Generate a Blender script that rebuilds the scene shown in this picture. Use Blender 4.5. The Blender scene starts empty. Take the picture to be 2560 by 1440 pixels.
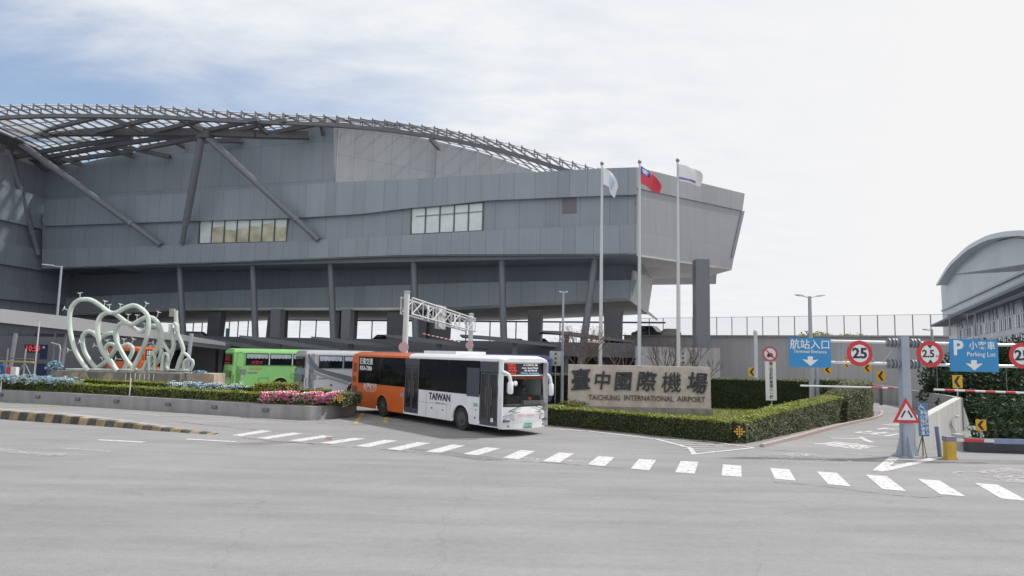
import bpy, bmesh, math, random
from math import sin, cos, pi, radians, atan2, hypot, sqrt
from mathutils import Vector, Matrix
random.seed(7)
S = bpy.context.scene
COL = S.collection

# ---------------------------------------------------------------- camera, sky, sun
PITCH, ROLL, H, FPX = .099, .022, 3.3, 1650.0
cam = bpy.data.cameras.new('camera'); cam_ob = bpy.data.objects.new('camera', cam); COL.objects.link(cam_ob)
FW = Vector((0, cos(PITCH), sin(PITCH)))
_R = Vector((1, 0, 0)); _U = Vector((0, -sin(PITCH), cos(PITCH)))
RT = _R*cos(ROLL) + _U*sin(ROLL); UP = -_R*sin(ROLL) + _U*cos(ROLL)
EYE = Vector((0, 0, H))
cam_ob.matrix_world = Matrix(((RT.x, UP.x, -FW.x, 0), (RT.y, UP.y, -FW.y, 0), (RT.z, UP.z, -FW.z, H), (0, 0, 0, 1)))
cam.sensor_width = 36; cam.lens = 36*FPX/2560; cam.clip_end = 3000; cam.clip_start = .1
S.camera = cam_ob
SUN_AZ, SUN_EL = 68, 52
w = bpy.data.worlds.new("World"); S.world = w; w.use_nodes = True
def build_world():
    nt = w.node_tree; N = nt.nodes; L = nt.links; N.clear()
    out = N.new('ShaderNodeOutputWorld')
    sky = N.new('ShaderNodeTexSky'); sky.sky_type = 'NISHITA'; sky.sun_disc = False
    sky.sun_elevation = radians(SUN_EL); sky.sun_rotation = radians(SUN_AZ); sky.air_density = 1.0; sky.dust_density = 1.2
    bg = N.new('ShaderNodeBackground'); bg.inputs['Strength'].default_value = .125
    L.new(sky.outputs[0], bg.inputs['Color'])
    tc = N.new('ShaderNodeTexCoord')
    # cloud sheet: thick towards the right / up, breaking up into blue on the left
    def dirn(u, v): return (FW*FPX + RT*(u-1280) - UP*(v-720)).normalized()
    a, b = dirn(-100, 90), dirn(760, 300)
    n = a.cross(b).normalized()
    if n.dot(dirn(1500, 100)) < 0: n = -n
    dot = N.new('ShaderNodeVectorMath'); dot.operation = 'DOT_PRODUCT'; dot.inputs[1].default_value = n
    L.new(tc.outputs['Generated'], dot.inputs[0])
    sep = N.new('ShaderNodeSeparateXYZ'); L.new(tc.outputs['Generated'], sep.inputs[0])
    zz = N.new('ShaderNodeMath'); zz.operation = 'MAXIMUM'; zz.inputs[1].default_value = .0; L.new(sep.outputs['Z'], zz.inputs[0])
    za = N.new('ShaderNodeMath'); za.operation = 'ADD'; za.inputs[1].default_value = .18; L.new(zz.outputs[0], za.inputs[0])
    dx = N.new('ShaderNodeMath'); dx.operation = 'DIVIDE'; L.new(sep.outputs['X'], dx.inputs[0]); L.new(za.outputs[0], dx.inputs[1])
    dy = N.new('ShaderNodeMath'); dy.operation = 'DIVIDE'; L.new(sep.outputs['Y'], dy.inputs[0]); L.new(za.outputs[0], dy.inputs[1])
    cmb = N.new('ShaderNodeCombineXYZ'); L.new(dx.outputs[0], cmb.inputs[0]); L.new(dy.outputs[0], cmb.inputs[1])
    mp = N.new('ShaderNodeMapping'); mp.inputs['Rotation'].default_value = (0, 0, radians(-38)); mp.inputs['Scale'].default_value = (1.0, 1.9, 1)
    L.new(cmb.outputs[0], mp.inputs[0])
    no = N.new('ShaderNodeTexNoise'); no.inputs['Scale'].default_value = 1.5; no.inputs['Detail'].default_value = 9; no.inputs['Roughness'].default_value = .62
    no.inputs['Distortion'].default_value = .35
    L.new(mp.outputs[0], no.inputs['Vector'])
    nn = N.new('ShaderNodeMath'); nn.operation = 'MULTIPLY_ADD'; nn.inputs[1].default_value = .22; nn.inputs[2].default_value = -.135; L.new(no.outputs[0], nn.inputs[0])
    ax = N.new('ShaderNodeMath'); ax.operation = 'MULTIPLY_ADD'; ax.inputs[1].default_value = .9; ax.inputs[2].default_value = .17; L.new(sep.outputs['X'], ax.inputs[0])
    sm = N.new('ShaderNodeMath'); sm.operation = 'SMOOTH_MAX'; sm.inputs[2].default_value = .08; L.new(dot.outputs['Value'], sm.inputs[0]); L.new(ax.outputs[0], sm.inputs[1])
    add = N.new('ShaderNodeMath'); add.operation = 'ADD'; L.new(sm.outputs[0], add.inputs[0]); L.new(nn.outputs[0], add.inputs[1])
    mr = N.new('ShaderNodeMapRange'); mr.interpolation_type = 'SMOOTHSTEP'
    mr.inputs['From Min'].default_value = -.07; mr.inputs['From Max'].default_value = .10
    mr.inputs['To Min'].default_value = .10; mr.inputs['To Max'].default_value = 1.0
    L.new(add.outputs[0], mr.inputs['Value'])
    no2 = N.new('ShaderNodeTexNoise'); no2.inputs['Scale'].default_value = 4.5; no2.inputs['Detail'].default_value = 8; no2.inputs['Roughness'].default_value = .6
    L.new(mp.outputs[0], no2.inputs['Vector'])
    cr = N.new('ShaderNodeValToRGB'); cr.color_ramp.elements[0].position = .3; cr.color_ramp.elements[0].color = (.70, .76, .84, 1)
    cr.color_ramp.elements[1].position = .62; cr.color_ramp.elements[1].color = (.865, .88, .90, 1)
    L.new(no2.outputs[0], cr.inputs[0])
    gr = N.new('ShaderNodeMapRange'); gr.inputs['From Min'].default_value = 0.10; gr.inputs['From Max'].default_value = .62
    L.new(sm.outputs[0], gr.inputs['Value'])
    mx = N.new('ShaderNodeMixRGB'); mx.inputs[2].default_value = (.885, .885, .895, 1); L.new(gr.outputs[0], mx.inputs[0]); L.new(cr.outputs[0], mx.inputs[1])
    bg2 = N.new('ShaderNodeBackground'); bg2.inputs['Strength'].default_value = .79; L.new(mx.outputs[0], bg2.inputs['Color'])
    hz = N.new('ShaderNodeMapRange'); hz.interpolation_type = 'SMOOTHSTEP'; hz.inputs['From Min'].default_value = .0; hz.inputs['From Max'].default_value = .16; hz.inputs['To Min'].default_value = 1; hz.inputs['To Max'].default_value = 0; L.new(sep.outputs['Z'], hz.inputs['Value'])
    mxm = N.new('ShaderNodeMath'); mxm.operation = 'MAXIMUM'; L.new(mr.outputs[0], mxm.inputs[0]); L.new(hz.outputs[0], mxm.inputs[1])
    mix = N.new('ShaderNodeMixShader'); L.new(mxm.outputs[0], mix.inputs[0]); L.new(bg.outputs[0], mix.inputs[1]); L.new(bg2.outputs[0], mix.inputs[2])
    L.new(mix.outputs[0], out.inputs[0])
build_world()
sl = bpy.data.lights.new('sun', 'SUN'); sl.energy = 2.9; sl.angle = radians(3.5); sl.color = (1, .96, .91)
sun = bpy.data.objects.new('sun', sl); COL.objects.link(sun)
sdir = Vector((sin(radians(SUN_AZ))*cos(radians(SUN_EL)), cos(radians(SUN_AZ))*cos(radians(SUN_EL)), sin(radians(SUN_EL))))
sun.rotation_euler = (-sdir).to_track_quat('-Z', 'Y').to_euler(); sun.location = (30, 30, 60)
S.view_settings.view_transform = 'Standard'; S.view_settings.look = 'None'; S.view_settings.exposure = .38; S.view_settings.gamma = 1

# ---------------------------------------------------------------- measuring helpers (survey of the place from the photo)
def ray(u, v): return (FW*FPX + RT*(u-1280) - UP*(v-720)).normalized()
def G(u, v, z=0.0):
    d = ray(u, v); return EYE + d*((z-H)/d.z)
def D(u, v, Y):
    d = ray(u, v); return EYE + d*(Y/d.y)
class Plane:      # vertical plane through p0 with horizontal direction az (deg clockwise from +Y); off moves it towards the viewer
    def __init__(s, p0, az):
        s.p = Vector((p0[0], p0[1], 0)); a = radians(az); s.d = Vector((sin(a), cos(a), 0)); s.n = Vector((s.d.y, -s.d.x, 0))
        if s.n.dot(s.p) > 0: s.n = -s.n
    def hit(s, u, v, off=0):
        d = ray(u, v); o = s.p + s.n*off; t = (o-EYE).dot(s.n)/d.dot(s.n); return EYE + d*t
    def u(s, P): return (P-s.p).dot(s.d)
    def o(s, P): return (P-s.p).dot(s.n)
    def at(s, u, off, z): q = s.p + s.d*u + s.n*off; return Vector((q.x, q.y, z))

# ---------------------------------------------------------------- materials
MATS = {}
def mat(name, col, rough=.6, metal=0, spec=.5, var=0, vscale=3, bump=0, bscale=40, emit=0, island=0, stain=0, coat=0):
    if name in MATS: return MATS[name]
    m = bpy.data.materials.new(name); m.use_nodes = True; nt = m.node_tree; N = nt.nodes; L = nt.links
    b = N['Principled BSDF']; b.inputs['Roughness'].default_value = rough; b.inputs['Metallic'].default_value = metal
    b.inputs['Specular IOR Level'].default_value = spec; b.inputs['Base Color'].default_value = (*col, 1)
    if coat: b.inputs['Coat Weight'].default_value = coat; b.inputs['Coat Roughness'].default_value = .06
    tc = N.new('ShaderNodeTexCoord'); last = None
    rgb = N.new('ShaderNodeRGB'); rgb.outputs[0].default_value = (*col, 1); last = rgb.outputs[0]
    def hsv(fac_socket, lo, hi):
        nonlocal last
        mr = N.new('ShaderNodeMapRange'); mr.inputs['To Min'].default_value = lo; mr.inputs['To Max'].default_value = hi; L.new(fac_socket, mr.inputs['Value'])
        h = N.new('ShaderNodeHueSaturation'); L.new(mr.outputs[0], h.inputs['Value']); L.new(last, h.inputs['Color']); last = h.outputs[0]
        return mr
    if var:
        n = N.new('ShaderNodeTexNoise'); n.inputs['Scale'].default_value = vscale; n.inputs['Detail'].default_value = 6; L.new(tc.outputs['Object'], n.inputs['Vector'])
        r = hsv(n.outputs[0], 1-var, 1+var); r.inputs['From Min'].default_value = .3; r.inputs['From Max'].default_value = .7
    if stain:
        mp = N.new('ShaderNodeMapping'); mp.inputs['Scale'].default_value = (1.2, 1.2, .12); L.new(tc.outputs['Object'], mp.inputs[0])
        n = N.new('ShaderNodeTexNoise'); n.inputs['Scale'].default_value = 1.6; n.inputs['Detail'].default_value = 8; L.new(mp.outputs[0], n.inputs['Vector'])
        r = hsv(n.outputs[0], 1-stain, 1+stain*.5); r.inputs['From Min'].default_value = .35; r.inputs['From Max'].default_value = .65
    if island:
        g = N.new('ShaderNodeNewGeometry'); hsv(g.outputs['Random Per Island'], 1-island, 1+island)
    L.new(last, b.inputs['Base Color'])
    if emit: L.new(last, b.inputs['Emission Color']); b.inputs['Emission Strength'].default_value = emit
    if bump:
        n = N.new('ShaderNodeTexNoise'); n.inputs['Scale'].default_value = bscale; n.inputs['Detail'].default_value = 5; L.new(tc.outputs['Object'], n.inputs['Vector'])
        bp = N.new('ShaderNodeBump'); bp.inputs['Strength'].default_value = bump; bp.inputs['Distance'].default_value = .03; L.new(n.outputs[0], bp.inputs['Height']); L.new(bp.outputs[0], b.inputs['Normal'])
    MATS[name] = m; return m
def panel_mat(name, col, pw, ph=0, seam=.018, tint=.05, rough=.42, irregular=True, metal=.0, dark=.55, skew=0):
    """sheet-metal cladding: UV in metres, seams and a slightly different tint for every panel"""
    m = bpy.data.materials.new(name); m.use_nodes = True; nt = m.node_tree; N = nt.nodes; L = nt.links; b = N['Principled BSDF']
    b.inputs['Roughness'].default_value = rough; b.inputs['Metallic'].default_value = metal
    uv = N.new('ShaderNodeUVMap'); sp = N.new('ShaderNodeSeparateXYZ'); L.new(uv.outputs[0], sp.inputs[0])
    def M(op, a, bb=None, c=None):
        n = N.new('ShaderNodeMath'); n.operation = op
        for i, x in enumerate((a, bb, c)):
            if x is None: continue
            if hasattr(x, 'is_linked') or hasattr(x, 'links'): L.new(x, n.inputs[i])
            else: n.inputs[i].default_value = x
        return n.outputs[0]
    U = sp.outputs['X']; V = sp.outputs['Y']
    if skew: U = M('ADD', U, M('MULTIPLY', V, skew))
    cell = M('DIVIDE', U, pw); ci = M('FLOOR', cell); fr = M('FRACT', cell)
    if irregular:      # shift each seam sideways by a random amount
        wn = N.new('ShaderNodeTexWhiteNoise'); wn.noise_dimensions = '1D'; L.new(ci, wn.inputs['W'])
        sh = M('MULTIPLY', wn.outputs['Value'], .45)
        d1 = M('ABSOLUTE', M('SUBTRACT', fr, M('ADD', sh, .1))); side = M('GREATER_THAN', fr, M('ADD', sh, .1)); pid = M('ADD', ci, side)
    else:
        d1 = M('MINIMUM', fr, M('SUBTRACT', 1, fr)); pid = ci
    line = M('LESS_THAN', d1, seam/pw)
    if ph:
        fv = M('FRACT', M('DIVIDE', V, ph)); cv = M('FLOOR', M('DIVIDE', V, ph))
        line = M('MAXIMUM', line, M('LESS_THAN', M('MINIMUM', fv, M('SUBTRACT', 1, fv)), seam/ph)); pid = M('ADD', pid, M('MULTIPLY', cv, 17.3))
    wn2 = N.new('ShaderNodeTexWhiteNoise'); wn2.noise_dimensions = '1D'; L.new(pid, wn2.inputs['W'])
    val = M('MULTIPLY_ADD', wn2.outputs['Value'], 2*tint, 1-tint)
    tc = N.new('ShaderNodeTexCoord'); n = N.new('ShaderNodeTexNoise'); n.inputs['Scale'].default_value = .25; n.inputs['Detail'].default_value = 6; L.new(tc.outputs['Object'], n.inputs['Vector'])
    val = M('MULTIPLY', val, M('MULTIPLY_ADD', n.outputs[0], .24, .88))
    mp = N.new('ShaderNodeMapping'); mp.inputs['Scale'].default_value = (2.5, 2.5, .1); L.new(tc.outputs['Object'], mp.inputs[0])
    n3 = N.new('ShaderNodeTexNoise'); n3.inputs['Scale'].default_value = 1.4; n3.inputs['Detail'].default_value = 8; L.new(mp.outputs[0], n3.inputs['Vector'])
    val = M('MULTIPLY', val, M('MULTIPLY_ADD', n3.outputs[0], .22, .89))
    h = N.new('ShaderNodeHueSaturation'); h.inputs['Color'].default_value = (*col, 1); L.new(val, h.inputs['Value'])
    mx = N.new('ShaderNodeMixRGB'); mx.inputs[2].default_value = (*[c*dark for c in col], 1); L.new(line, mx.inputs[0]); L.new(h.outputs[0], mx.inputs[1])
    L.new(mx.outputs[0], b.inputs['Base Color'])
    rr = M('MULTIPLY_ADD', wn2.outputs['Value'], .12, rough-.06); L.new(rr, b.inputs['Roughness'])
    MATS[name] = m; return m
def glass_mat(name, tint=(.5, .55, .6), alpha=.5, rough=.05, base=(.03, .035, .04)):
    m = bpy.data.materials.new(name); m.use_nodes = True; nt = m.node_tree; N = nt.nodes; L = nt.links; b = N['Principled BSDF']
    b.inputs['Base Color'].default_value = (*base, 1); b.inputs['Roughness'].default_value = rough; b.inputs['Specular IOR Level'].default_value = .6
    tr = N.new('ShaderNodeBsdfTransparent'); tr.inputs[0].default_value = (*tint, 1); mx = N.new('ShaderNodeMixShader'); mx.inputs[0].default_value = alpha
    L.new(tr.outputs[0], mx.inputs[1]); L.new(b.outputs[0], mx.inputs[2]); L.new(mx.outputs[0], N['Material Output'].inputs[0]); MATS[name] = m; return m
def leaf_mat(name, c1, c2, rough=.55, trans=.25):
    m = bpy.data.materials.new(name); m.use_nodes = True; nt = m.node_tree; N = nt.nodes; L = nt.links; b = N['Principled BSDF']
    g = N.new('ShaderNodeNewGeometry'); cr = N.new('ShaderNodeValToRGB'); cr.color_ramp.elements[0].color = (*c1, 1); cr.color_ramp.elements[1].color = (*c2, 1)
    tc = N.new('ShaderNodeTexCoord'); n = N.new('ShaderNodeTexNoise'); n.inputs['Scale'].default_value = 1.1; n.inputs['Detail'].default_value = 4; L.new(tc.outputs['Object'], n.inputs['Vector'])
    ma = N.new('ShaderNodeMath'); ma.operation = 'MULTIPLY_ADD'; ma.inputs[1].default_value = .9; L.new(n.outputs[0], ma.inputs[0])
    m2 = N.new('ShaderNodeMath'); m2.operation = 'MULTIPLY_ADD'; m2.inputs[1].default_value = .6; m2.inputs[2].default_value = -.27; L.new(g.outputs['Random Per Island'], m2.inputs[0]); L.new(m2.outputs[0], ma.inputs[2])
    L.new(ma.outputs[0], cr.inputs[0]); L.new(cr.outputs[0], b.inputs['Base Color']); b.inputs['Roughness'].default_value = rough; b.inputs['Specular IOR Level'].default_value = .3
    tl = N.new('ShaderNodeBsdfTranslucent'); L.new(cr.outputs[0], tl.inputs[0]); mx = N.new('ShaderNodeMixShader'); mx.inputs[0].default_value = trans
    L.new(b.outputs[0], mx.inputs[1]); L.new(tl.outputs[0], mx.inputs[2]); L.new(mx.outputs[0], N['Material Output'].inputs[0]); MATS[name] = m; return m

# ---------------------------------------------------------------- mesh builder
class MB:
    def __init__(s): s.v = []; s.f = []; s.m = []; s.uv = []
    def face(s, pts, mi=0, uv=None):
        k = len(s.v); s.v += [tuple(p) for p in pts]; s.f.append(tuple(range(k, k+len(pts)))); s.m.append(mi); s.uv.append(uv)
    def idx(s, verts, faces, mi=0, uvs=None):
        k = len(s.v); s.v += [tuple(p) for p in verts]
        for i, f in enumerate(faces): s.f.append(tuple(k+a for a in f)); s.m.append(mi); s.uv.append(uvs[i] if uvs else None)
    def box(s, c, size, rz=0, mi=0, rx=0, ry=0):
        x, y, z = [a/2 for a in size]; R = Matrix.Rotation(rz, 3, 'Z') @ Matrix.Rotation(ry, 3, 'Y') @ Matrix.Rotation(rx, 3, 'X'); c = Vector(c)
        v = [c + R @ Vector((sx*x, sy*y, sz*z)) for sx in (-1, 1) for sy in (-1, 1) for sz in (-1, 1)]
        s.idx(v, [(0, 1, 3, 2), (4, 6, 7, 5), (0, 4, 5, 1), (2, 3, 7, 6), (0, 2, 6, 4), (1, 5, 7, 3)], mi)
    def bar(s, a, b, w, h=None, mi=0, up=Vector((0, 0, 1))):
        a = Vector(a); b = Vector(b); h = h or w; d = (b-a).normalized()
        x = d.cross(up); x = x.normalized() if x.length > 1e-4 else Vector((1, 0, 0)); y = x.cross(d)
        v = [p + x*sx*w/2 + y*sy*h/2 for p in (a, b) for sx, sy in ((-1, -1), (1, -1), (1, 1), (-1, 1))]
        s.idx(v, [(3, 2, 1, 0), (4, 5, 6, 7), (0, 1, 5, 4), (1, 2, 6, 5), (2, 3, 7, 6), (3, 0, 4, 7)], mi)
    def tube(s, path, r, n=10, mi=0, cap=True, closed=False):
        P = [Vector(p) for p in path]; R = r if isinstance(r, (list, tuple)) else [r]*len(P); k0 = len(s.v); T = []
        for i in range(len(P)):
            a = P[i-1] if (i > 0 or closed) else P[i]; b = P[(i+1) % len(P)] if (i < len(P)-1 or closed) else P[i]; T.append((b-a).normalized())
        ref = Vector((0, 0, 1)) if abs(T[0].z) < .9 else Vector((1, 0, 0)); x = T[0].cross(ref).normalized()
        for i, p in enumerate(P):
            x = (x - T[i]*x.dot(T[i])); x = x.normalized() if x.length > 1e-5 else T[i].orthogonal().normalized(); y = T[i].cross(x)
            s.v += [tuple(p + (x*cos(2*pi*j/n)+y*sin(2*pi*j/n))*R[i]) for j in range(n)]
        for i in range(len(P) if closed else len(P)-1):
            i2 = (i+1) % len(P)
            for j in range(n): s.f.append((k0+i*n+j, k0+i*n+(j+1) % n, k0+i2*n+(j+1) % n, k0+i2*n+j)); s.m.append(mi); s.uv.append(None)
        if cap and not closed:
            s.f.append(tuple(k0+j for j in reversed(range(n)))); s.f.append(tuple(k0+(len(P)-1)*n+j for j in range(n))); s.m += [mi, mi]; s.uv += [None, None]
    def prism(s, pts, vec, mi=0, uvf=None, side=None):
        pts = [Vector(p) for p in pts]; vec = Vector(vec); q = [p+vec for p in pts]; n = len(pts); side = mi if side is None else side
        s.face(pts, mi, [uvf(p) for p in pts] if uvf else None); s.face(list(reversed(q)), side)
        for i in range(n):
            j = (i+1) % n; s.face([pts[i], q[i], q[j], pts[j]], side, [uvf(p) for p in (pts[i], q[i], q[j], pts[j])] if uvf else None)
    def rings(s, R, mi=0, cap=True):
        n = len(R[0]); k = len(s.v)
        for r in R: s.v += [tuple(p) for p in r]
        for i in range(len(R)-1):
            for j in range(n): s.f.append((k+i*n+j, k+i*n+(j+1) % n, k+(i+1)*n+(j+1) % n, k+(i+1)*n+j)); s.m.append(mi); s.uv.append(None)
        if cap: s.f.append(tuple(k+j for j in reversed(range(n)))); s.f.append(tuple(k+(len(R)-1)*n+j for j in range(n))); s.m += [mi, mi]; s.uv += [None, None]
    def lathe(s, prof, c=(0, 0, 0), axis='Z', n=20, mi=0):
        c = Vector(c); R = []
        for r, h in prof:
            ring = []
            for j in range(n):
                a = 2*pi*j/n
                if axis == 'Z': p = Vector((r*cos(a), r*sin(a), h))
                elif axis == 'Y': p = Vector((r*cos(a), h, r*sin(a)))
                else: p = Vector((h, r*cos(a), r*sin(a)))
                ring.append(c+p)
            R.append(ring)
        s.rings(R, mi)
    def build(s, name, mats, parent=None, smooth=False, base=True, **tags):
        me = bpy.data.meshes.new(name); off = Vector((0, 0, 0))
        if parent is None and base and s.v:
            xs = [p[0] for p in s.v]; ys = [p[1] for p in s.v]; zs = [p[2] for p in s.v]
            off = Vector(((min(xs)+max(xs))/2, (min(ys)+max(ys))/2, min(zs)))
        elif parent is not None:
            p = parent
            while p is not None: off = off + p.location; p = p.parent
        me.from_pydata([(p[0]-off.x, p[1]-off.y, p[2]-off.z) for p in s.v], [], s.f)
        if not isinstance(mats, (list, tuple)): mats = [mats]
        for m in mats: me.materials.append(m)
        me.polygons.foreach_set('material_index', s.m)
        if any(u is not None for u in s.uv):
            lay = me.uv_layers.new(name='UVMap'); k = 0
            for f, u in zip(s.f, s.uv):
                for i in range(len(f)):
                    if u is not None: lay.data[k].uv = u[i]
                    k += 1
        if smooth:
            me.polygons.foreach_set('use_smooth', [True]*len(me.polygons))
            if smooth != 'all':
                try: me.set_sharp_from_angle(angle=radians(35))
                except Exception: pass
        me.update()
        o = bpy.data.objects.new(name, me); COL.objects.link(o)
        if parent is None: o.location = off
        else: o.parent = parent
        tag(o, **tags); return o
def tag(o, label=None, cat=None, group=None, kind=None):
    if label: o['label'] = label
    if cat: o['category'] = cat
    if group: o['group'] = group
    if kind: o['kind'] = kind
    return o
def empty(name, loc, label, cat, group=None, rz=0):
    o = bpy.data.objects.new(name, None); COL.objects.link(o); o.location = loc; o.rotation_euler = (0, 0, rz); o.empty_display_size = .3
    return tag(o, label, cat, group)
def copy_tree(o, parent=None):
    c = o.copy(); COL.objects.link(c); c.parent = parent
    for ch in list(o.children): copy_tree(ch, c)
    return c
_tx = [0]
def text_mesh(body, size, extrude=.01, bold=0, shear=0, sx=1, spacing=1, align='CENTER', vspace=1):
    cu = bpy.data.curves.new('lettering', 'FONT'); cu.body = body; cu.size = size; cu.extrude = extrude; cu.offset = bold; cu.shear = shear
    cu.align_x = align; cu.align_y = 'CENTER'; cu.space_character = spacing; cu.space_line = vspace; cu.resolution_u = 2
    ob = bpy.data.objects.new('tmp', cu); COL.objects.link(ob); bpy.context.view_layer.update()
    dg = bpy.context.evaluated_depsgraph_get(); me = bpy.data.meshes.new_from_object(ob.evaluated_get(dg))
    COL.objects.unlink(ob); bpy.data.objects.remove(ob); bpy.data.curves.remove(cu)
    if sx != 1:
        for v in me.vertices: v.co.x *= sx
    return me
def text(body, loc, size, m, parent=None, rz=0, name='lettering', flat=False, world=True, roll=0, **kw):
    """upright lettering facing local -Y (turned by rz); flat=True lays it on the ground"""
    me = text_mesh(body, size, **kw); R = Matrix.Rotation(rz, 4, 'Z') @ (Matrix.Identity(4) if flat else Matrix.Rotation(pi/2, 4, 'X')) @ Matrix.Rotation(roll, 4, 'Z')
    off = Vector((0, 0, 0))
    if world:
        p = parent
        while p is not None: off = off + p.location; p = p.parent
    me.transform(Matrix.Translation(Vector(loc)-off) @ R); me.materials.clear(); me.materials.append(m)
    o = bpy.data.objects.new(name, me); COL.objects.link(o); o.parent = parent; return o
def catmull(P, k=8, closed=False):
    P = [Vector(p) for p in P]; n = len(P); out = []
    for i in range(n if closed else n-1):
        if closed: a, b, c, d = P[i-1], P[i], P[(i+1) % n], P[(i+2) % n]
        else: a, b, c, d = P[max(i-1, 0)], P[i], P[i+1], P[min(i+2, n-1)]
        for j in range(k):
            t = j/k; out.append(.5*((2*b)+(c-a)*t+(2*a-5*b+4*c-d)*t*t+(3*b-a-3*c+d)*t*t*t))
    if not closed: out.append(P[-1])
    return out
def interp(xs, ys, x):
    if x <= xs[0]: return ys[0] + (ys[1]-ys[0])*(x-xs[0])/(xs[1]-xs[0])
    for i in range(len(xs)-1):
        if x <= xs[i+1]: return ys[i] + (ys[i+1]-ys[i])*(x-xs[i])/(xs[i+1]-xs[i])
    return ys[-1] + (ys[-1]-ys[-2])*(x-xs[-1])/(xs[-1]-xs[-2])
Z = Vector((0, 0, 1))
# ---------------------------------------------------------------- common materials
white_paint = mat('white road paint', (.62, .62, .62), .6, var=.12, vscale=2.5)
concrete = mat('concrete', (.33, .33, .335), .8, var=.08, vscale=.6, stain=.22, bump=.15, bscale=9)
concrete_light = mat('pale concrete', (.50, .50, .485), .8, var=.06, vscale=1.2, stain=.12, bump=.1, bscale=9)
planter_c = mat('planter concrete', (.30, .30, .31), .75, var=.08, vscale=1.0, stain=.15, bump=.1, bscale=12)
dark_metal = mat('dark grey steel', (.10, .105, .12), .45, var=.08, vscale=.8)
steel = mat('grey steel', (.24, .25, .27), .4, metal=.2, var=.06)
white_metal = mat('white painted steel', (.66, .67, .68), .35, var=.04, stain=.08)
galv = mat('galvanised steel', (.42, .46, .52), .4, metal=.3, var=.08, stain=.1)
black = mat('black', (.02, .02, .022), .5)
rubber = mat('rubber', (.03, .03, .032), .75, var=.15, vscale=6)
red = mat('sign red', (.55, .04, .05), .4)
sign_white = mat('sign white', (.74, .75, .77), .4, var=.03)
sign_black = mat('sign navy black', (.02, .025, .045), .4)
sign_blue = mat('sign blue', (.03, .25, .55), .4, var=.04, vscale=1)
yellow = mat('chevron yellow', (.72, .40, .02), .45, var=.08)
facade_m = panel_mat('grey aluminium cladding', (.25, .285, .335), 2.05, 0, seam=.022, tint=.05)
facade_b = panel_mat('grey band cladding', (.262, .30, .35), 1.75, 0, seam=.020, tint=.07)
facade_r = panel_mat('grey end cladding', (.30, .315, .34), 2.3, 2.9, seam=.016, tint=.04, irregular=False, skew=.12, dark=.8)
facade_l = panel_mat('pale cladding', (.40, .41, .425), 2.15, 3.4, seam=.02, tint=.04, irregular=False, dark=.6)
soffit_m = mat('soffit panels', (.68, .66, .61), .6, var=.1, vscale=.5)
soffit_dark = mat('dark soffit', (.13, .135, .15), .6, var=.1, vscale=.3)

# ---------------------------------------------------------------- ground
def ground_mat():
    m = bpy.data.materials.new('asphalt'); m.use_nodes = True; nt = m.node_tree; N = nt.nodes; L = nt.links; b = N['Principled BSDF']; b.inputs['Roughness'].default_value = .85
    b.inputs['Specular IOR Level'].default_value = .3
    tc = N.new('ShaderNodeTexCoord')
    def noise(s, d=6, r=.6, sc=None):
        n = N.new('ShaderNodeTexNoise'); n.inputs['Scale'].default_value = s; n.inputs['Detail'].default_value = d; n.inputs['Roughness'].default_value = r
        if sc:
            mp = N.new('ShaderNodeMapping'); mp.inputs['Scale'].default_value = sc; mp.inputs['Rotation'].default_value = (0, 0, radians(12)); L.new(tc.outputs['Object'], mp.inputs[0]); L.new(mp.outputs[0], n.inputs['Vector'])
        else: L.new(tc.outputs['Object'], n.inputs['Vector'])
        return n.outputs[0]
    def ramp(s, p0, c0, p1, c1):
        r = N.new('ShaderNodeValToRGB'); r.color_ramp.elements[0].position = p0; r.color_ramp.elements[0].color = (*c0, 1); r.color_ramp.elements[1].position = p1; r.color_ramp.elements[1].color = (*c1, 1); L.new(s, r.inputs[0]); return r.outputs[0]
    def mul(a, bb, f=1):
        x = N.new('ShaderNodeMixRGB'); x.blend_type = 'MULTIPLY'; x.inputs[0].default_value = f; L.new(a, x.inputs[1]); L.new(bb, x.inputs[2]); return x.outputs[0]
    c = ramp(noise(.12, 5), .3, (.235, .235, .242), .7, (.295, .295, .298))
    c = mul(c, ramp(noise(.5, 7, .65, (.35, 2.2, 1)), .35, (.86, .86, .87), .6, (1.03, 1.03, 1.03)))      # streaks along the carriageway
    c = mul(c, ramp(noise(42, 4, .7), .3, (.72, .72, .72), .7, (1.24, 1.24, 1.24)))                      # aggregate
    c = mul(c, ramp(noise(6, 6, .7), .35, (.93, .93, .93), .65, (1.05, 1.05, 1.05)))
    c = mul(c, ramp(noise(2.2, 8, .75), .27, (.72, .72, .73), .34, (1, 1, 1)))                           # oil spots
    v = N.new('ShaderNodeTexVoronoi'); v.feature = 'DISTANCE_TO_EDGE'; v.inputs['Scale'].default_value = .16
    wn = N.new('ShaderNodeTexNoise'); wn.inputs['Scale'].default_value = .7; wn.inputs['Detail'].default_value = 8; L.new(tc.outputs['Object'], wn.inputs['Vector'])
    va = N.new('ShaderNodeVectorMath'); va.operation = 'MULTIPLY_ADD'; va.inputs[1].default_value = (1.6, 1.6, 0); L.new(wn.outputs['Color'], va.inputs[0]); L.new(tc.outputs['Object'], va.inputs[2]); L.new(va.outputs[0], v.inputs['Vector'])
    c = mul(c, ramp(v.outputs['Distance'], .0, (.62, .62, .62), .0014, (1, 1, 1)), .28)
    L.new(c, b.inputs['Base Color'])
    bp = N.new('ShaderNodeBump'); bp.inputs['Strength'].default_value = .35; bp.inputs['Distance'].default_value = .01; L.new(noise(60, 3), bp.inputs['Height']); L.new(bp.outputs[0], b.inputs['Normal'])
    MATS['asphalt'] = m; return m
asphalt = ground_mat()
g = MB(); g.face([(-900, -40, 0), (900, -40, 0), (900, 1500, 0), (-900, 1500, 0)]); g.build('ground', asphalt, base=False, kind='structure')

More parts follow.
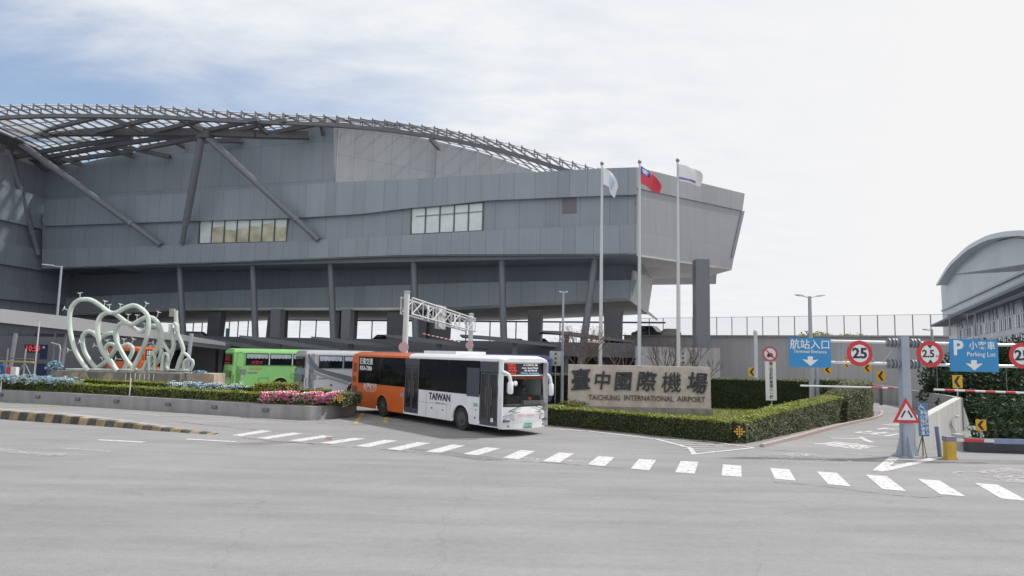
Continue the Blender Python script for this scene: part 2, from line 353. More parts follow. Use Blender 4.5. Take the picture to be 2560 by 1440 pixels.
marks = MB()
_zc = [0]
def strip(pts, w, mb, z=.008, mi=0):
    _zc[0] += 1; z += (_zc[0] % 12)*.0007      # a painted line w metres wide along ground points
    P = [Vector((p.x, p.y, 0)) for p in pts]
    for a, b in zip(P[:-1], P[1:]):
        d = (b-a).normalized(); n = Vector((-d.y, d.x, 0))*w/2; mb.face([a-n+Z*z, b-n+Z*z, b+n+Z*z, a+n+Z*z], mi)
def patch(px, mb, z=.008, mi=0): mb.face([G(u, v)+Z*z for u, v in px], mi)
def worn_mat(name, col, lo=.42, hi=.5, scale=5):
    m = bpy.data.materials.new(name); m.use_nodes = True; nt = m.node_tree; N = nt.nodes; L = nt.links; b = N['Principled BSDF']; b.inputs['Roughness'].default_value = .7
    tc = N.new('ShaderNodeTexCoord'); n = N.new('ShaderNodeTexNoise'); n.inputs['Scale'].default_value = scale; n.inputs['Detail'].default_value = 9; n.inputs['Roughness'].default_value = .75; L.new(tc.outputs['Object'], n.inputs['Vector'])
    r = N.new('ShaderNodeMapRange'); r.inputs['From Min'].default_value = lo; r.inputs['From Max'].default_value = hi; L.new(n.outputs[0], r.inputs['Value'])
    b.inputs['Base Color'].default_value = (*col, 1); tr = N.new('ShaderNodeBsdfTransparent'); mx = N.new('ShaderNodeMixShader')
    L.new(r.outputs[0], mx.inputs[0]); L.new(tr.outputs[0], mx.inputs[1]); L.new(b.outputs[0], mx.inputs[2]); L.new(mx.outputs[0], N['Material Output'].inputs[0]); MATS[name] = m; return m
paint = worn_mat('worn white paint', (.56, .56, .56), .34, .46, 6)
paint_faded = worn_mat('faded white paint', (.47, .47, .47), .42, .62)
paint_yellow = worn_mat('worn yellow paint', (.50, .40, .12), .36, .5)
paint_red = worn_mat('worn red paint', (.34, .17, .17), .42, .6)
# crosswalk: near centre and far centre of every stripe
cw = [((590, 1090), (668, 1077)), ((655, 1097), (745, 1083)), ((735, 1103), (820, 1090)), ((815, 1109), (900, 1096)), ((905, 1117), (978, 1101)), ((983, 1125), (1060, 1107)), ((1082, 1131), (1146, 1113)),
      ((1176, 1137), (1233, 1120)), ((1276, 1147), (1320, 1127)), ((1378, 1155), (1416, 1133)), ((1490, 1164), (1516, 1142)), ((1600, 1174), (1619, 1149)), ((1712, 1183), (1724, 1154)),
      ((1829, 1191), (1830, 1163)), ((1963, 1200), (1949, 1172)), ((2099, 1214), (2067, 1181)), ((2236, 1226), (2190, 1189)), ((2382, 1239), (2322, 1200)), ((2536, 1250), (2465, 1210)), ((2700, 1266), (2610, 1220))]
mb = MB(); N_ = [G(*a) for a, b in cw]; F_ = [G(*b) for a, b in cw]
for i in range(len(cw)):
    tn = (N_[min(i+1, len(cw)-1)]-N_[max(i-1, 0)]).normalized()*.27; tf = (F_[min(i+1, len(cw)-1)]-F_[max(i-1, 0)]).normalized()*.27
    mb.face([p+Z*.008 for p in (N_[i]-tn, N_[i]+tn, F_[i]+tf, F_[i]-tf)])
mb.build('crosswalk_stripes', paint, kind='structure', base=False)
mb = MB()
strip([G(245, 1100), G(360, 1106)], .22, mb); strip([G(465, 1098), G(590, 1105)], .2, mb)
strip([G(1385, 1073), G(1470, 1078), G(1640, 1098), G(1725, 1120), G(1735, 1135)], .18, mb); strip([G(1640, 1098), G(1760, 1102), G(1885, 1120)], .15, mb); strip([G(1885, 1120), G(1725, 1137)], .15, mb)
for k in range(6):
    a = G(1680+k*8, 1101+k*5.5); b = G(1750+k*18 if k < 5 else 1800, 1104+k*4.6); strip([a, G(1790+8*(5-k) if k > 2 else 1745+k*40, 1104+k*5)], .12, mb)
strip([G(2237, 1143), G(2195, 1178)], .3, mb); strip([G(2205, 1176), G(2335, 1147)], .3, mb)
for k in range(4): strip([G(2238-k*8, 1149+k*6), G(2300-k*25, 1151+k*5.5)], .12, mb)
strip([G(300, 1032), G(400, 1040), G(560, 1042)], .1, mb)
strip([G(826, 1052), G(900, 1057), G(1030, 1062)], .1, mb); strip([G(870, 1042), G(1000, 1050)], .08, mb); strip([G(990, 1050), G(1080, 1056)], .12, mb)
mb.build('road_lines', paint, kind='structure', base=False)
mb = MB()
strip([G(-60, 1118), G(0, 1125), G(60, 1134), G(160, 1139)], .35, mb); strip([G(100, 1138), G(165, 1137)], .5, mb); strip([G(165, 1122), G(280, 1129)], .3, mb); strip([G(1505, 1080), G(1600, 1090)], .1, mb)
patch([(1265, 1138), (1330, 1145), (1480, 1152), (1360, 1156)], mb, .006)
# ovals with a two-wheeler pictogram
def oval(c, rx, ry, rot=0, n=40, w=.1):
    pts = [c + Vector((cos(rot)*rx*cos(2*pi*k/n)-sin(rot)*ry*sin(2*pi*k/n), sin(rot)*rx*cos(2*pi*k/n)+cos(rot)*ry*sin(2*pi*k/n), 0)) for k in range(n+1)]; strip(pts, w, mb)
for c, rx, ry, rot in ((G(2005, 1148), 1.5, .85, -.15), (G(2530, 1194), 1.55, .9, -.1), (G(480, 1044), 2.0, .5, -.1)):
    oval(c, rx, ry, rot)
    for q in (-.55, .5): oval(c+Vector((q, -.1, 0)), .22, .3, n=14, w=.09)
    strip([c+Vector((-.5, 0, 0)), c+Vector((-.1, .35, 0)), c+Vector((.3, .3, 0)), c+Vector((.5, 0, 0))], .1, mb); strip([c+Vector((-.2, .3, 0)), c+Vector((.15, .62, 0)), c+Vector((.4, .55, 0))], .12, mb)
patch([(2438, 1181), (2515, 1170), (2562, 1176), (2562, 1184), (2515, 1180), (2470, 1186)], mb, .013); patch([(2480, 1192), (2560, 1188), (2600, 1196), (2560, 1208), (2510, 1204)], mb, .0135); patch([(1950, 1136), (2000, 1131), (2050, 1140), (1985, 1143)], mb, .013)
mb.build('faded_lane_markings', paint_faded, kind='structure', base=False)
mb = MB(); strip([G(888, 1060), G(912, 1027)], .18, mb); strip([G(962, 1058), G(970, 1036)], .2, mb); strip([G(-40, 1019), G(0, 1018), G(90, 1017), G(182, 1012)], .2, mb)
mb.build('yellow_road_lines', paint_yellow, kind='structure', base=False)
mb = MB(); strip([G(420, 1052), G(600, 1071), G(640, 1074)], .12, mb); strip([G(600, 1094), G(700, 1105), G(800, 1110), G(830, 1112)], .14, mb); patch([(815, 1092), (832, 1092), (830, 1100), (812, 1100)], mb)
strip([G(600, 1044), G(760, 1058), G(900, 1062), G(1010, 1054), G(1020, 1048)], .1, mb); strip([G(1378, 1062), G(1480, 1073), G(1700, 1098), G(1865, 1118)], .14, mb)
strip([G(1880, 1119), G(1990, 1098), G(2100, 1067), G(2180, 1048), G(2200, 1035)], .12, mb); mb.build('red_road_lines', paint_red, kind='structure', base=False)
# characters painted on the ramp road
rl = MB()
for ch, (u, v), s in (('廳', (2112, 1114), 1.9), ('入', (2145, 1098), 1.9), ('出', (2192, 1084), 1.9), ('F', (2215, 1073), 1.7), ('2', (2232, 1062), 1.7)):
    p = G(u, v); o = text(ch, (p.x, p.y, .007), s, paint, None, rz=radians(-52), flat=True, extrude=.001, bold=.02, name='road_lettering'); tag(o, kind='structure')
# dark patched asphalt, cracks, joints, tyre marks and manholes
crack = worn_mat('crack filler', (.10, .10, .105), .44, .56, 3)
mb = MB()
for px in ([(1935, 1205), (2060, 1216), (2180, 1232), (2300, 1243), (2390, 1240)], [(700, 1102), (820, 1115), (960, 1124), (1080, 1137)], [(1150, 1142), (1240, 1150), (1380, 1158), (1560, 1172)], [(1885, 1121), (2000, 1130), (2120, 1137), (2260, 1143)], [(60, 1040), (200, 1046), (330, 1052), (420, 1056)], [(1600, 1090), (1700, 1103), (1790, 1118)]):
    P_ = catmull([G(*q) for q in px], 8); rr_ = random.Random(int(px[0][0])); P_ = [p+Vector((rr_.uniform(-.04, .04), rr_.uniform(-.04, .04), 0)) for p in P_]; strip(P_, .045, mb, z=.004)
mb.build('road_cracks', crack, kind='structure', base=False)
mb = MB(); patch([(560, 1110), (690, 1103), (740, 1106), (650, 1113)], mb, .004); patch([(1000, 1120), (1100, 1125), (1280, 1150), (1200, 1152)], mb, .003)
mb.build('asphalt_patch', mat('dark asphalt patch', (.17, .18, .19), .85, var=.15, vscale=4), kind='structure', base=False)

# ---------------------------------------------------------------- terminal building
C0 = Vector((10.9, 58, 0)); M = Plane(C0, -73.2); RP = Plane(C0, 54.7)
def poly(px, pl, off): return [pl.hit(u, v, off) for u, v in px]
def slab(name, px, pl, off, thick, m, parent, uvoff=0):
    P = poly(px, pl, off); mb = MB(); mb.prism(P, -pl.n*thick, uvf=lambda p: (pl.u(Vector(p))+uvoff, p[2])); return mb.build(name, m, parent)
T = empty('terminal_building', (C0.x, C0.y, 0), 'large grey metal-clad airport terminal with banded walls, slanted columns and a curved lattice roof', 'building')
UBt = [(1592, 418), (1500, 421), (1340, 430), (1208, 436), (1000, 449), (835, 456), (704, 465), (532, 477), (437, 484), (111, 500)]
UBb = [(1592, 486), (1564, 487), (1408, 493), (1219, 501), (1108, 513), (1025, 520), (900, 535), (751, 544), (500, 552), (478, 552), (108, 565)]
LBt = [(1592, 561), (1567, 562), (1402, 568), (1208, 577), (1029, 587), (719, 604), (500, 610), (402, 614), (105, 623)]
LBb = [(1592, 638), (1567, 637), (1100, 639), (980, 641), (820, 647), (632, 654), (420, 661), (105, 673)]
slab('wall_band', UBt + UBb[::-1], M, 0, .9, facade_b, T)
slab('wall_band', LBt + LBb[::-1], M, 0, .9, facade_b, T, .6)
slab('wall', UBb[:-1] + [(105, 560)] + [(105, 628)] + LBt[::-1][1:], M, -.45, .4, facade_m, T)
ROOFL = [(803, 309), (760, 318), (687, 327), (600, 339), (480, 354), (300, 387), (190, 411), (105, 425)]
UWALL = slab('upper_wall', [(835, 462), (835, 311)] + ROOFL + [(105, 508), (437, 492), (704, 473)], M, -.6, .5, panel_mat('upper cladding', (.235, .27, .315), 2.6, 4.2, seam=.02, tint=.05, irregular=False, dark=.6), T, 1.1)
PLW = M.hit(835, 400, -.6); LW = Plane(PLW, 56)
LWT = [(835, 311), (852, 313), (940, 320), (1000, 331), (1100, 355), (1200, 380), (1275, 405), (1340, 429)]
slab('pale_wall', LWT + [(1345, 445), (1000, 470), (835, 470)], LW, 0, .5, facade_l, T)
for x in (846, 1092):     # wide cover strips on the pale wall
    mb = MB(); a = LW.hit(x, 320 if x < 900 else 352, .03); b = LW.hit(x, 458, .03); mb.bar(a, Vector((a.x, a.y, b.z)), .35, .06, up=LW.d); mb.build('cover_strip', mat('strip metal', (.5, .5, .5), .4), T)
# right end block
slab('end_wall_band', [(1592, 418), (1862, 484), (1856, 527), (1592, 470)], RP, .0, .5, panel_mat('end band cladding', (.30, .315, .335), 2.3, 0, seam=.018, tint=.05, irregular=False, dark=.7), T)
slab('end_wall', [(1592, 470), (1856, 527), (1829, 675), (1592, 640)], RP, -.12, .5, facade_r, T)
slab('end_edge', [(1854, 528), (1862, 527), (1836, 640), (1829, 640)], RP, -.04, .3, mat('edge trim', (.22, .24, .27), .5), T)
zb = RP.hit(1592, 640).z; Rend = RP.hit(1829, 675); Rtop = RP.hit(1860, 484)
sf = [G(1592, 640, zb), RP.hit(1829, 675, -.1), G(1768, 692, zb), G(1632, 697, zb)]; sf[1].z = zb
mb = MB(); mb.prism(sf, Z*.15, uvf=lambda p: (p[0]*.8+p[1]*.6, p[1]*.8-p[0]*.6)); mb.build('end_soffit', panel_mat('soffit tiles', (.52, .51, .49), 2.2, 2.2, seam=.03, tint=.05, irregular=False, dark=.7), T)
# bulk behind the cladding
def plan(pts, z0, z1, name, m, parent, **kw):
    mb = MB(); mb.prism([(p[0], p[1], z0) for p in pts], Z*(z1-z0)); return mb.build(name, m, parent, **kw)
zt = RP.hit(1592, 418).z
uL = M.u(M.hit(105, 500)); bd = -M.n
A0 = M.at(0.4, -1.0, 0); A1 = M.at(uL+2, -1.0, 0); R1 = Vector((Rend.x, Rend.y, 0))-RP.n*1.0-RP.d*1.0
plan([A1, A0, R1, R1+bd*14, M.at(uL+2, -28, 0)], zb+.05, zt-1.2, 'inner_block', facade_m, T)
# soffit under the upper block, behind the lower band
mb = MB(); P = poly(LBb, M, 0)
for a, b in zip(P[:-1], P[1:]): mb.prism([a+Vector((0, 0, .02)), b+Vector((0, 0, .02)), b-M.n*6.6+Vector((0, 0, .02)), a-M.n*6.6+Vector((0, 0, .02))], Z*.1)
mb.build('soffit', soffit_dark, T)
# lower volume
L2t = [(1590, 699), (1584, 700), (1271, 704), (1071, 710), (860, 717), (632, 724), (460, 730), (150, 745)]
L2b = [(1578, 752), (1420, 761), (1249, 769), (1138, 775), (980, 776), (460, 776), (150, 790)]
slab('lower_wall', [(1592, 640), (1592, 705), (1271, 712), (860, 725), (460, 738), (105, 752), (105, 655), (632, 640), (1100, 630)], M, -6.0, .5, panel_mat('shaded cladding', (.15, .175, .21), 2.05, 0, tint=.05), T)  # shade below the overhang is put into a darker cladding colour
slab('lower_band', L2t + L2b[::-1], M, -5.1, .8, facade_b, T, .9)
LE = Plane(M.hit(1580, 720, -5.1), 54.7)
slab('pale_end_panel', [(1586, 676), (1633, 698), (1620, 786), (1577, 752)], LE, 0, .3, mat('white end panel', (.62, .62, .62), .5, var=.04, vscale=.5), T)
mb = MB(); P = poly(L2b, M, -5.1)
for a, b in zip(P[:-1], P[1:]): mb.prism([a, b, b-M.n*20, a-M.n*20], Z*.3)
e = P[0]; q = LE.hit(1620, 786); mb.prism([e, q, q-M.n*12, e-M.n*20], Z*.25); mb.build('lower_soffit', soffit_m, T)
zl = P[4].z
# deck of the upper roadway in front of the hall
zd = M.hit(640, 843, -2).z
plan([M.at(-1.5, -1.2, 0), M.at(uL+4, -1.2, 0), M.at(uL+4, -27, 0), M.at(-1.5, -27, 0)], zd-1.3, zd-.85, 'deck', dark_metal, T)
plan([M.at(-1.5, -1.2, 0), M.at(uL+4, -1.2, 0), M.at(uL+4, -1.5, 0), M.at(-1.5, -1.5, 0)], zd-.86, zd, 'deck_parapet', dark_metal, T)
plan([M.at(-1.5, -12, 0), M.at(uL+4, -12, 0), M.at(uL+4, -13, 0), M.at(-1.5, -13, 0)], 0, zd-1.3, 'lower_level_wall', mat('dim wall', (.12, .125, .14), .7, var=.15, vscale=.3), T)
# glazed screen at the back of the deck
mbf = MB(); us = [M.u(M.hit(x, 822, -25)) for x in (1400, 1330, 1290, 1225, 1165, 1110, 1060, 990, 930, 880, 790, 750, 700, 640, 620, 595, 573, 505, 483, 455)]
for uu in us: mbf.bar(M.at(uu, -25, zd-.85), M.at(uu, -25, zl), .09, .14, up=M.d)
mbf.bar(M.at(-1, -25, zl-.1), M.at(uL, -25, zl-.1), .12, .2); mbf.build('screen_frame', dark_metal, T)
mb = MB(); mb.face([M.at(-1, -255, zd-.85), M.at(uL, -255, zd-.85), M.at(uL, -255, zl), M.at(-1, -255, zl)]); mb.build('screen_glass', glass_mat('clear hall glass', (.9, .93, .96), .08, .03), T)
# piers in the open storey
def pier(x0, x1, off, lean=0, m=dark_metal, y0=772, z1=None):
    a = M.hit(x0, 810, off); b = M.hit(x1, 810, off); mb = MB(); w_ = (b-a).length; c = (a+b)/2
    t = c + M.d*lean; mb.rings([[Vector((c.x, c.y, 0))+M.d*sx*w_/2+M.n*sy*.45 for sx, sy in ((-1, -1), (1, -1), (1, 1), (-1, 1))], [Vector((t.x, t.y, (zl+.1) if z1 is None else z1))+M.d*sx*w_*.62+M.n*sy*.45 for sx, sy in ((-1, -1), (1, -1), (1, 1), (-1, 1))]])
    mb.build('pier', m, T)
for x0, x1, off, ln in ((524, 550, -6, -.3), (668, 682, -6, -.5), (684, 704, -5, 0), (706, 716, -7, .2), (838, 852, -6, 0), (860, 878, -5, 0), (880, 888, -7, 0), (975, 1008, -6, 0), (1040, 1068, -7, 0), (1075, 1120, -7.5, 0), (1325, 1352, -6, 0), (1515, 1552, -5, 0)):
    pier(x0, x1, off, ln, steel if off == -5 and x1 < 900 else dark_metal)
# round columns
def rod(name, a, b, r0, r1, m, parent, n=14, **kw):
    mb = MB(); mb.tube([a, b], [r0, r1], n); return mb.build(name, m, parent, smooth=True, **kw)
colm = mat('column paint', (.17, .185, .21), .42, var=.05)
for xt, yt, xb, yb in ((449, 668, 459, 860), (632, 660, 639, 860), (826, 655, 834, 860), (1034, 648, 1040, 870), (1254, 645, 1260, 870), (1490, 640, 1460, 850)):
    a = M.hit(xt, yt-12, -1.6); b = M.hit(xb, yb, -1.6); k = (a.z)/(a.z-b.z); g0 = a+(b-a)*k; rod('column', Vector((g0.x, g0.y, 0)), a, .36, .32, colm, T)
# heavy square pier under the end block
a = D(1736, 760, 60); b = D(1770, 760, 60); c = (a+b)/2; mb = MB(); mb.prism([(c.x-.62, c.y-.6, 0), (c.x+.62, c.y-.6, 0), (c.x+.62, c.y+.6, 0), (c.x-.62, c.y+.6, 0)], Z*(zb+.05)); mb.build('square_pier', colm, T)
# windows
def windows(px0, px1, n, yt0, yt1, yb0, yb1, fm, pane_m, first=None):
    fr = MB(); W0 = []
    for k in range(n+1):
        t = k/n; x = px0+(px1-px0)*t; W0.append((M.hit(x, yt0+(yt1-yt0)*t, -.38), M.hit(x, yb0+(yb1-yb0)*t, -.38)))
    w_ob = None
    for a, b in W0: fr.bar(a, Vector((a.x, a.y, b.z)), .09, .12, up=M.d)
    for r in (0, 1): fr.bar(W0[0][r], W0[-1][r], .1, .12)
    wf = fr.build('window', fm, T)
    for k in range(n):
        a, b = W0[k]; c, d = W0[k+1]; mb = MB(); o = -M.n*.04; mb.face([a+o, c+o, d+o, b+o]); mb.build('pane', (first if (first and k == n-1) else pane_m), wf)
        if first and k < n-1: mb = MB(); o2 = -M.n*.03; h = .32+.1*sin(k*5); mb.face([a+o2, c+o2, c+(d-c)*h+o2, a+(b-a)*(h+.06*cos(k*3))+o2]); mb.build('upper_pane', first, wf)
    return wf
blind = mat('pale blind behind glass', (.64, .71, .71), .12, spec=.8, var=.1, vscale=.8); tan_w = mat('stained yellow board behind glass', (.48, .47, .34), .15, spec=.8, var=.3, vscale=.9)
windows(719, 500, 7, 547, 552, 604, 609, dark_metal, tan_w, blind)
w2 = windows(1208, 1029, 5, 506, 521, 577, 586, dark_metal, blind)
mb = MB(); mb.bar(M.hit(1208, 528, -.36), M.hit(1040, 541, -.36), .05, .08); mb.build('transom', steel, w2)
slab('louvre', [(1405, 496), (1441, 494), (1441, 532), (1405, 533)], M, -.40, .1, mat('brown louvre', (.16, .155, .17), .6), T)
# gutter shadow gaps
# ---- left wing coming towards the street
WG = Plane(M.hit(105, 500, 0), 5.0); WG.n = Vector((WG.d.y, -WG.d.x, 0))
wgd = -WG.d
def wingpt(s, z, off=0): q = Vector((WG.p.x, WG.p.y, 0)) + wgd*s + WG.n*off; return Vector((q.x, q.y, z))
def zat(u, v): d = ray(u, v); o = WG.p; t = (o-EYE).dot(WG.n)/d.dot(WG.n); return (EYE+d*t).z
def wing(name, zts, zbs, off, m, S1=46):
    mb = MB(); P = [wingpt(-26, zts[0], off), wingpt(S1, zts[1], off), wingpt(S1, zbs[1], off), wingpt(-26, zbs[0], off)]
    mb.prism(P, -WG.n*.5, uvf=lambda p: ((Vector(p)-WG.p).dot(wgd), p[2])); mb.build(name, m, T)
z500, z566, z622, z673, z755 = [M.hit(105, y, 0).z for y in (500, 566, 622, 673, 755)]
wing('wing_wall', (M.hit(105, 420).z, M.hit(105, 420).z), (0, 0), -.5, facade_m)
wing('wing_band', (z500, z500+1), (z566, z566-.6), 0, facade_b); wing('wing_band', (z622, z622), (z673, z673), 0, facade_b); wing('wing_band', (z755+1.6, z755+1.6), (z755, z755), 0, facade_b)

# ---- roof
Fpx = [(-140, 275), (0, 266), (104, 263), (250, 265), (400, 269), (500, 276), (650, 284), (830, 292), (960, 303), (1100, 322), (1200, 342), (1300, 367), (1400, 398), (1496, 424)]
offF = lambda x: interp([-140, 104, 500, 835, 960, 1100, 1500], [13, 11, 6.5, 1.2, .2, -1.2, -5], x)
Fp = [M.hit(x, y, offF(x)) for x, y in Fpx]; Fu = [M.u(p) for p in Fp][::-1]; Fz = [p.z for p in Fp][::-1]; Fo = [M.o(p) for p in Fp][::-1]
Bp = [M.hit(x, y, -.5) for x, y in [(-140, 470), (0, 446)] + ROOFL[::-1]] + [LW.hit(x, y, 0) for x, y in LWT[1:]]
Bp = [p for p in Bp]; Bu = [M.u(p) for p in Bp][::-1]; Bz = [p.z for p in Bp][::-1]; Bo = [M.o(p) for p in Bp][::-1]
# keep strictly increasing along u
bu, bz, bo = [Bu[0]], [Bz[0]], [Bo[0]]
for a, b, c in zip(Bu, Bz, Bo):
    if a > bu[-1]+.2: bu.append(a); bz.append(b); bo.append(c)
def Ft(u): return M.at(u, interp(Fu, Fo, u), interp(Fu, Fz, u))
def Bt(u):
    if u < bu[0]: return M.at(u, bo[0]-.3*(bu[0]-u), bz[0]-.35*(bu[0]-u))
    return M.at(u, interp(bu, bo, u), interp(bu, bz, u)+.1)
def RS(u, t):      # roof surface
    a, b = Ft(u), Bt(u); p = a*(1-t)+b*t; p.z += .25*sin(pi*t)*min(1, (b-a).length/8); return p
u0, u1 = Fu[0], Fu[-1]
Rf = 'lattice_roof'
nst = 52; ust = [u0+(u1-u0)*k/nst for k in range(nst+1)]
roof_steel = mat('roof steel', (.135, .135, .145), .42, var=.06); roof_dark = mat('girder steel', (.115, .113, .122), .45, var=.1)
gl = MB(); TS = [0, .14, .3, .48, .66, .84, 1]
mbr = MB()
for k in range(nst):
    a, b = ust[k], ust[k+1]
    for t0, t1 in zip(TS[:-1], TS[1:]): gl.face([RS(a, t0)+Z*.12, RS(b, t0)+Z*.12, RS(b, t1)+Z*.12, RS(a, t1)+Z*.12])
fg = glass_mat('fritted roof glass', (.86, .89, .92), .5, .2, (.62, .64, .66)); _n = fg.node_tree.nodes; _l = fg.node_tree.links
_t = _n.new('ShaderNodeBsdfTranslucent'); _t.inputs[0].default_value = (.72, .74, .77, 1); _m = _n.new('ShaderNodeMixShader'); _m.inputs[0].default_value = .6; _o = [x for x in _n if x.type == 'MIX_SHADER' and x is not _m][0]
_l.new(_n['Principled BSDF'].outputs[0], _m.inputs[1]); _l.new(_t.outputs[0], _m.inputs[2]); _l.new(_m.outputs[0], _o.inputs[2])
roof = gl.build('roof_glazing', fg, T)
for k, uu in enumerate(ust):
    mb = MB(); p = [RS(uu, t) for t in (0, .14, .3, .48, .66, .84, 1)]
    for a, b in zip(p[:-1], p[1:]): mb.bar(a, b, .085, .17)
    mb.bar(p[0]+Z*.16+M.n*.1, p[0]-Z*.5+M.n*.1, .11, .11, up=M.d); mb.build('rafter', roof_steel, roof)
for t in (.0, .05, .3, .48, .66, .84):
    mb = MB(); P = [RS(uu, t)-Z*(.18 if t else .02) for uu in ust]
    mb.tube(P, .04 if t else .03, 6); mb.build('purlin', roof_steel, roof)
# sagging wind rods
for k in range(0, nst-2, 4): mb = MB(); mb.tube([RS(ust[k], .02)-Z*.2, RS(ust[k+2], .3)-Z*.3, RS(ust[k+1], .6)-Z*.3], .035, 5); mb.build('bracing', roof_steel, roof)
# edge girder
mb = MB(); P = [RS(uu, .06)-Z*.85 for uu in ust]
for a, b in zip(P[:-1], P[1:]): mb.bar(a, b+(b-a).normalized()*.03, .4, .36)
mb.build('edge_girder', roof_steel, roof)
for k in range(0, nst+1): mb = MB(); mb.bar(RS(ust[k], .06)-Z*.67, RS(ust[k], .06)-Z*.1, .08); mb.build('girder_strut', roof_steel, roof)
# inner girder seen over the slanted columns
def seg(name, px, w_, h_=None, m=roof_dark):
    mb = MB(); P = [M.hit(x, y, o) for x, y, o in px]
    for a, b in zip(P[:-1], P[1:]): mb.bar(a, b, w_, h_ or w_)
    mb.build(name, m, roof)
seg('inner_girder', [(-140, 333, 6), (40, 331, 5.2), (500, 331, 4.0), (640, 336, 2.6), (772, 339, .1)], .7, .75)
for px in ([(-20, 300, 9), (105, 325, 5)], [(270, 292, 8), (358, 328, 5)], [(447, 296, 6.5), (512, 330, 4)], [(100, 328, 5.5), (240, 294, 8.6)], [(240, 330, 5), (400, 292, 7)], [(385, 330, 4.5), (520, 296, 5.8)],
           [(505, 330, 4), (645, 298, 4.5)], [(628, 300, 4.6), (668, 332, 2.4)], [(560, 332, 3.2), (715, 300, 3.2)], [(690, 330, 1.8), (805, 308, 1)], [(802, 303, .9), (808, 338, -.3)], [(1076, 347, -1), (1098, 372, -6)]):
    seg('diagonal_brace', px, .34, .4)
for px in ([(60, 335, 5), (190, 350, 3), (330, 372, 1), (425, 392, -.3)], [(-60, 360, 6), (60, 390, 2), (115, 425, -.3)], [(0, 400, 4), (130, 375, 3.5), (330, 342, 4)], [(215, 352, 3), (335, 392, -.3)], [(130, 388, 2), (205, 412, -.3)],
           [(110, 395, 2), (300, 360, 2.5), (480, 335, 3.8)], [(350, 372, 1), (490, 345, 3)], [(420, 345, 2), (462, 367, -.3)], [(-80, 420, 5), (20, 395, 4)], [(140, 405, .5), (330, 378, .2)], [(490, 352, 1), (605, 352, -.2)]):
    seg('cross_beam', px, .4, .45)
for px in ((120, 345), (235, 308), (405, 358)):     # dark fittings hanging in the lattice
    pass
# unseen roof extension past the left edge, widened to shade the left facade
mb = MB(); ua = u1-.3; za = Ft(u1).z; R0 = [M.at(ua, 13, za), M.at(ua+4, 30, za), M.at(ua+52, 34, za-1.5), M.at(ua+48, -6, za-3.5), M.at(ua, -6, interp(bu, bz, u1))]
mb.prism(R0, Z*.25); mb.build('unseen_shade_roof', roof_dark, roof)
# slanted roof columns
def raker(a, b, r0, r1):
    A = M.hit(*a); B = M.hit(*b); mb = MB(); mb.tube([A, A+(B-A)*.8, A+(B-A)*.803, B], [r0, r0*.92, r1*.8, r1*.8], 18); mb.build('slanted_column', colm, T, smooth=True)
    k = MB(); k.tube([A+(B-A)*.795, A+(B-A)*.806], [r0*.97, r0*.97], 18); k.build('collar', steel, T)
raker((12, 340, 5.2), (96, 637, .1), .34, .36); raker((36, 348, 5.0), (402, 613, .1), .38, .36); raker((504, 345, 3.9), (455, 610, .1), .40, .34); raker((520, 345, 3.8), (796, 600, .1), .36, .36)
for x, y, o in ((20, 338, 5.1), (514, 338, 3.9)):
    mb = MB(); c = M.hit(x, y, o); mb.box(c, (1.5, .9, .7), rz=atan2(M.d.y, M.d.x)); mb.build('node_box', roof_steel, roof)
# ---------------------------------------------------------------- retaining wall of the upper road, its fence
VW = Plane(Vector((20.2, 69.5, 0)), 0); vd = (Vector((38.0, 57.0, 0))-Vector((20.2, 69.5, 0))).normalized(); VW = Plane(Vector((20.2, 69.5, 0)), math.degrees(atan2(vd.x, vd.y)))
mb = MB(); pw = [(1560, 838), (1790, 838), (2340, 840), (2372, 841)]; P = [VW.hit(u, v) for u, v in pw]; zw = 5.55
for p in P: p.z = zw
for a, b in zip(P[:-1], P[1:]): mb.prism([Vector((a.x, a.y, 0)), Vector((b.x, b.y, 0)), b, a], -VW.n*.4, uvf=lambda p: (VW.u(Vector(p)), p[2]))
rw = mb.build('retaining_wall', panel_mat('board-marked concrete', (.41, .41, .43), 2.4, 0, seam=.03, tint=.03, rough=.8, dark=.8), None, label='long grey concrete retaining wall topped by a tall thin wire fence behind the hedge', cat='wall')
cp = MB(); cp.bar(P[0]+Z*.05, P[-1]+Z*.05, .6, .14); cp.build('coping', concrete, rw)
fence = empty('wire_fence', tuple(P[1]), 'tall see-through wire fence of thin dark posts standing on the grey retaining wall', 'fence')
for x in (1623, 1658, 1694, 1732, 1792, 1830, 1868, 1907, 1947, 1987, 2028, 2068, 2111, 2152, 2195, 2238, 2283, 2328, 2375, 2420, 2440):
    a = VW.hit(x, 838, -.2); mb = MB(); mb.tube([(a.x, a.y, zw+.12), (a.x, a.y, zw+2.0)], .045, 6); mb.build('post', steel, fence)
mb = MB(); a = VW.hit(1600, 838, -.2); b = VW.hit(2440, 838, -.2); a.z = b.z = zw+1.98; mb.tube([a, b], .02, 5); mb.build('top_rail', steel, fence)
mb = MB(); mb.face([Vector((a.x, a.y, zw+.12)), Vector((b.x, b.y, zw+.12)), b, a]); mb.build('mesh', glass_mat('fine fence mesh', (.93, .93, .94), .035, .5, (.3, .3, .32)), fence)
a = D(1590, 866, 57.5); b = D(1800, 868, 57.5)
mb = MB(); mb.prism([(a.x, a.y, 0), (b.x, b.y, 0), (b.x, b.y, a.z), (a.x, a.y, a.z)], (0, .5, 0)); mb.build('pier_wall', mat('plain concrete', (.38, .38, .40), .8, var=.08, stain=.2), None, label='low grey concrete wall around the foot of the square pier behind the flagpoles', cat='wall')
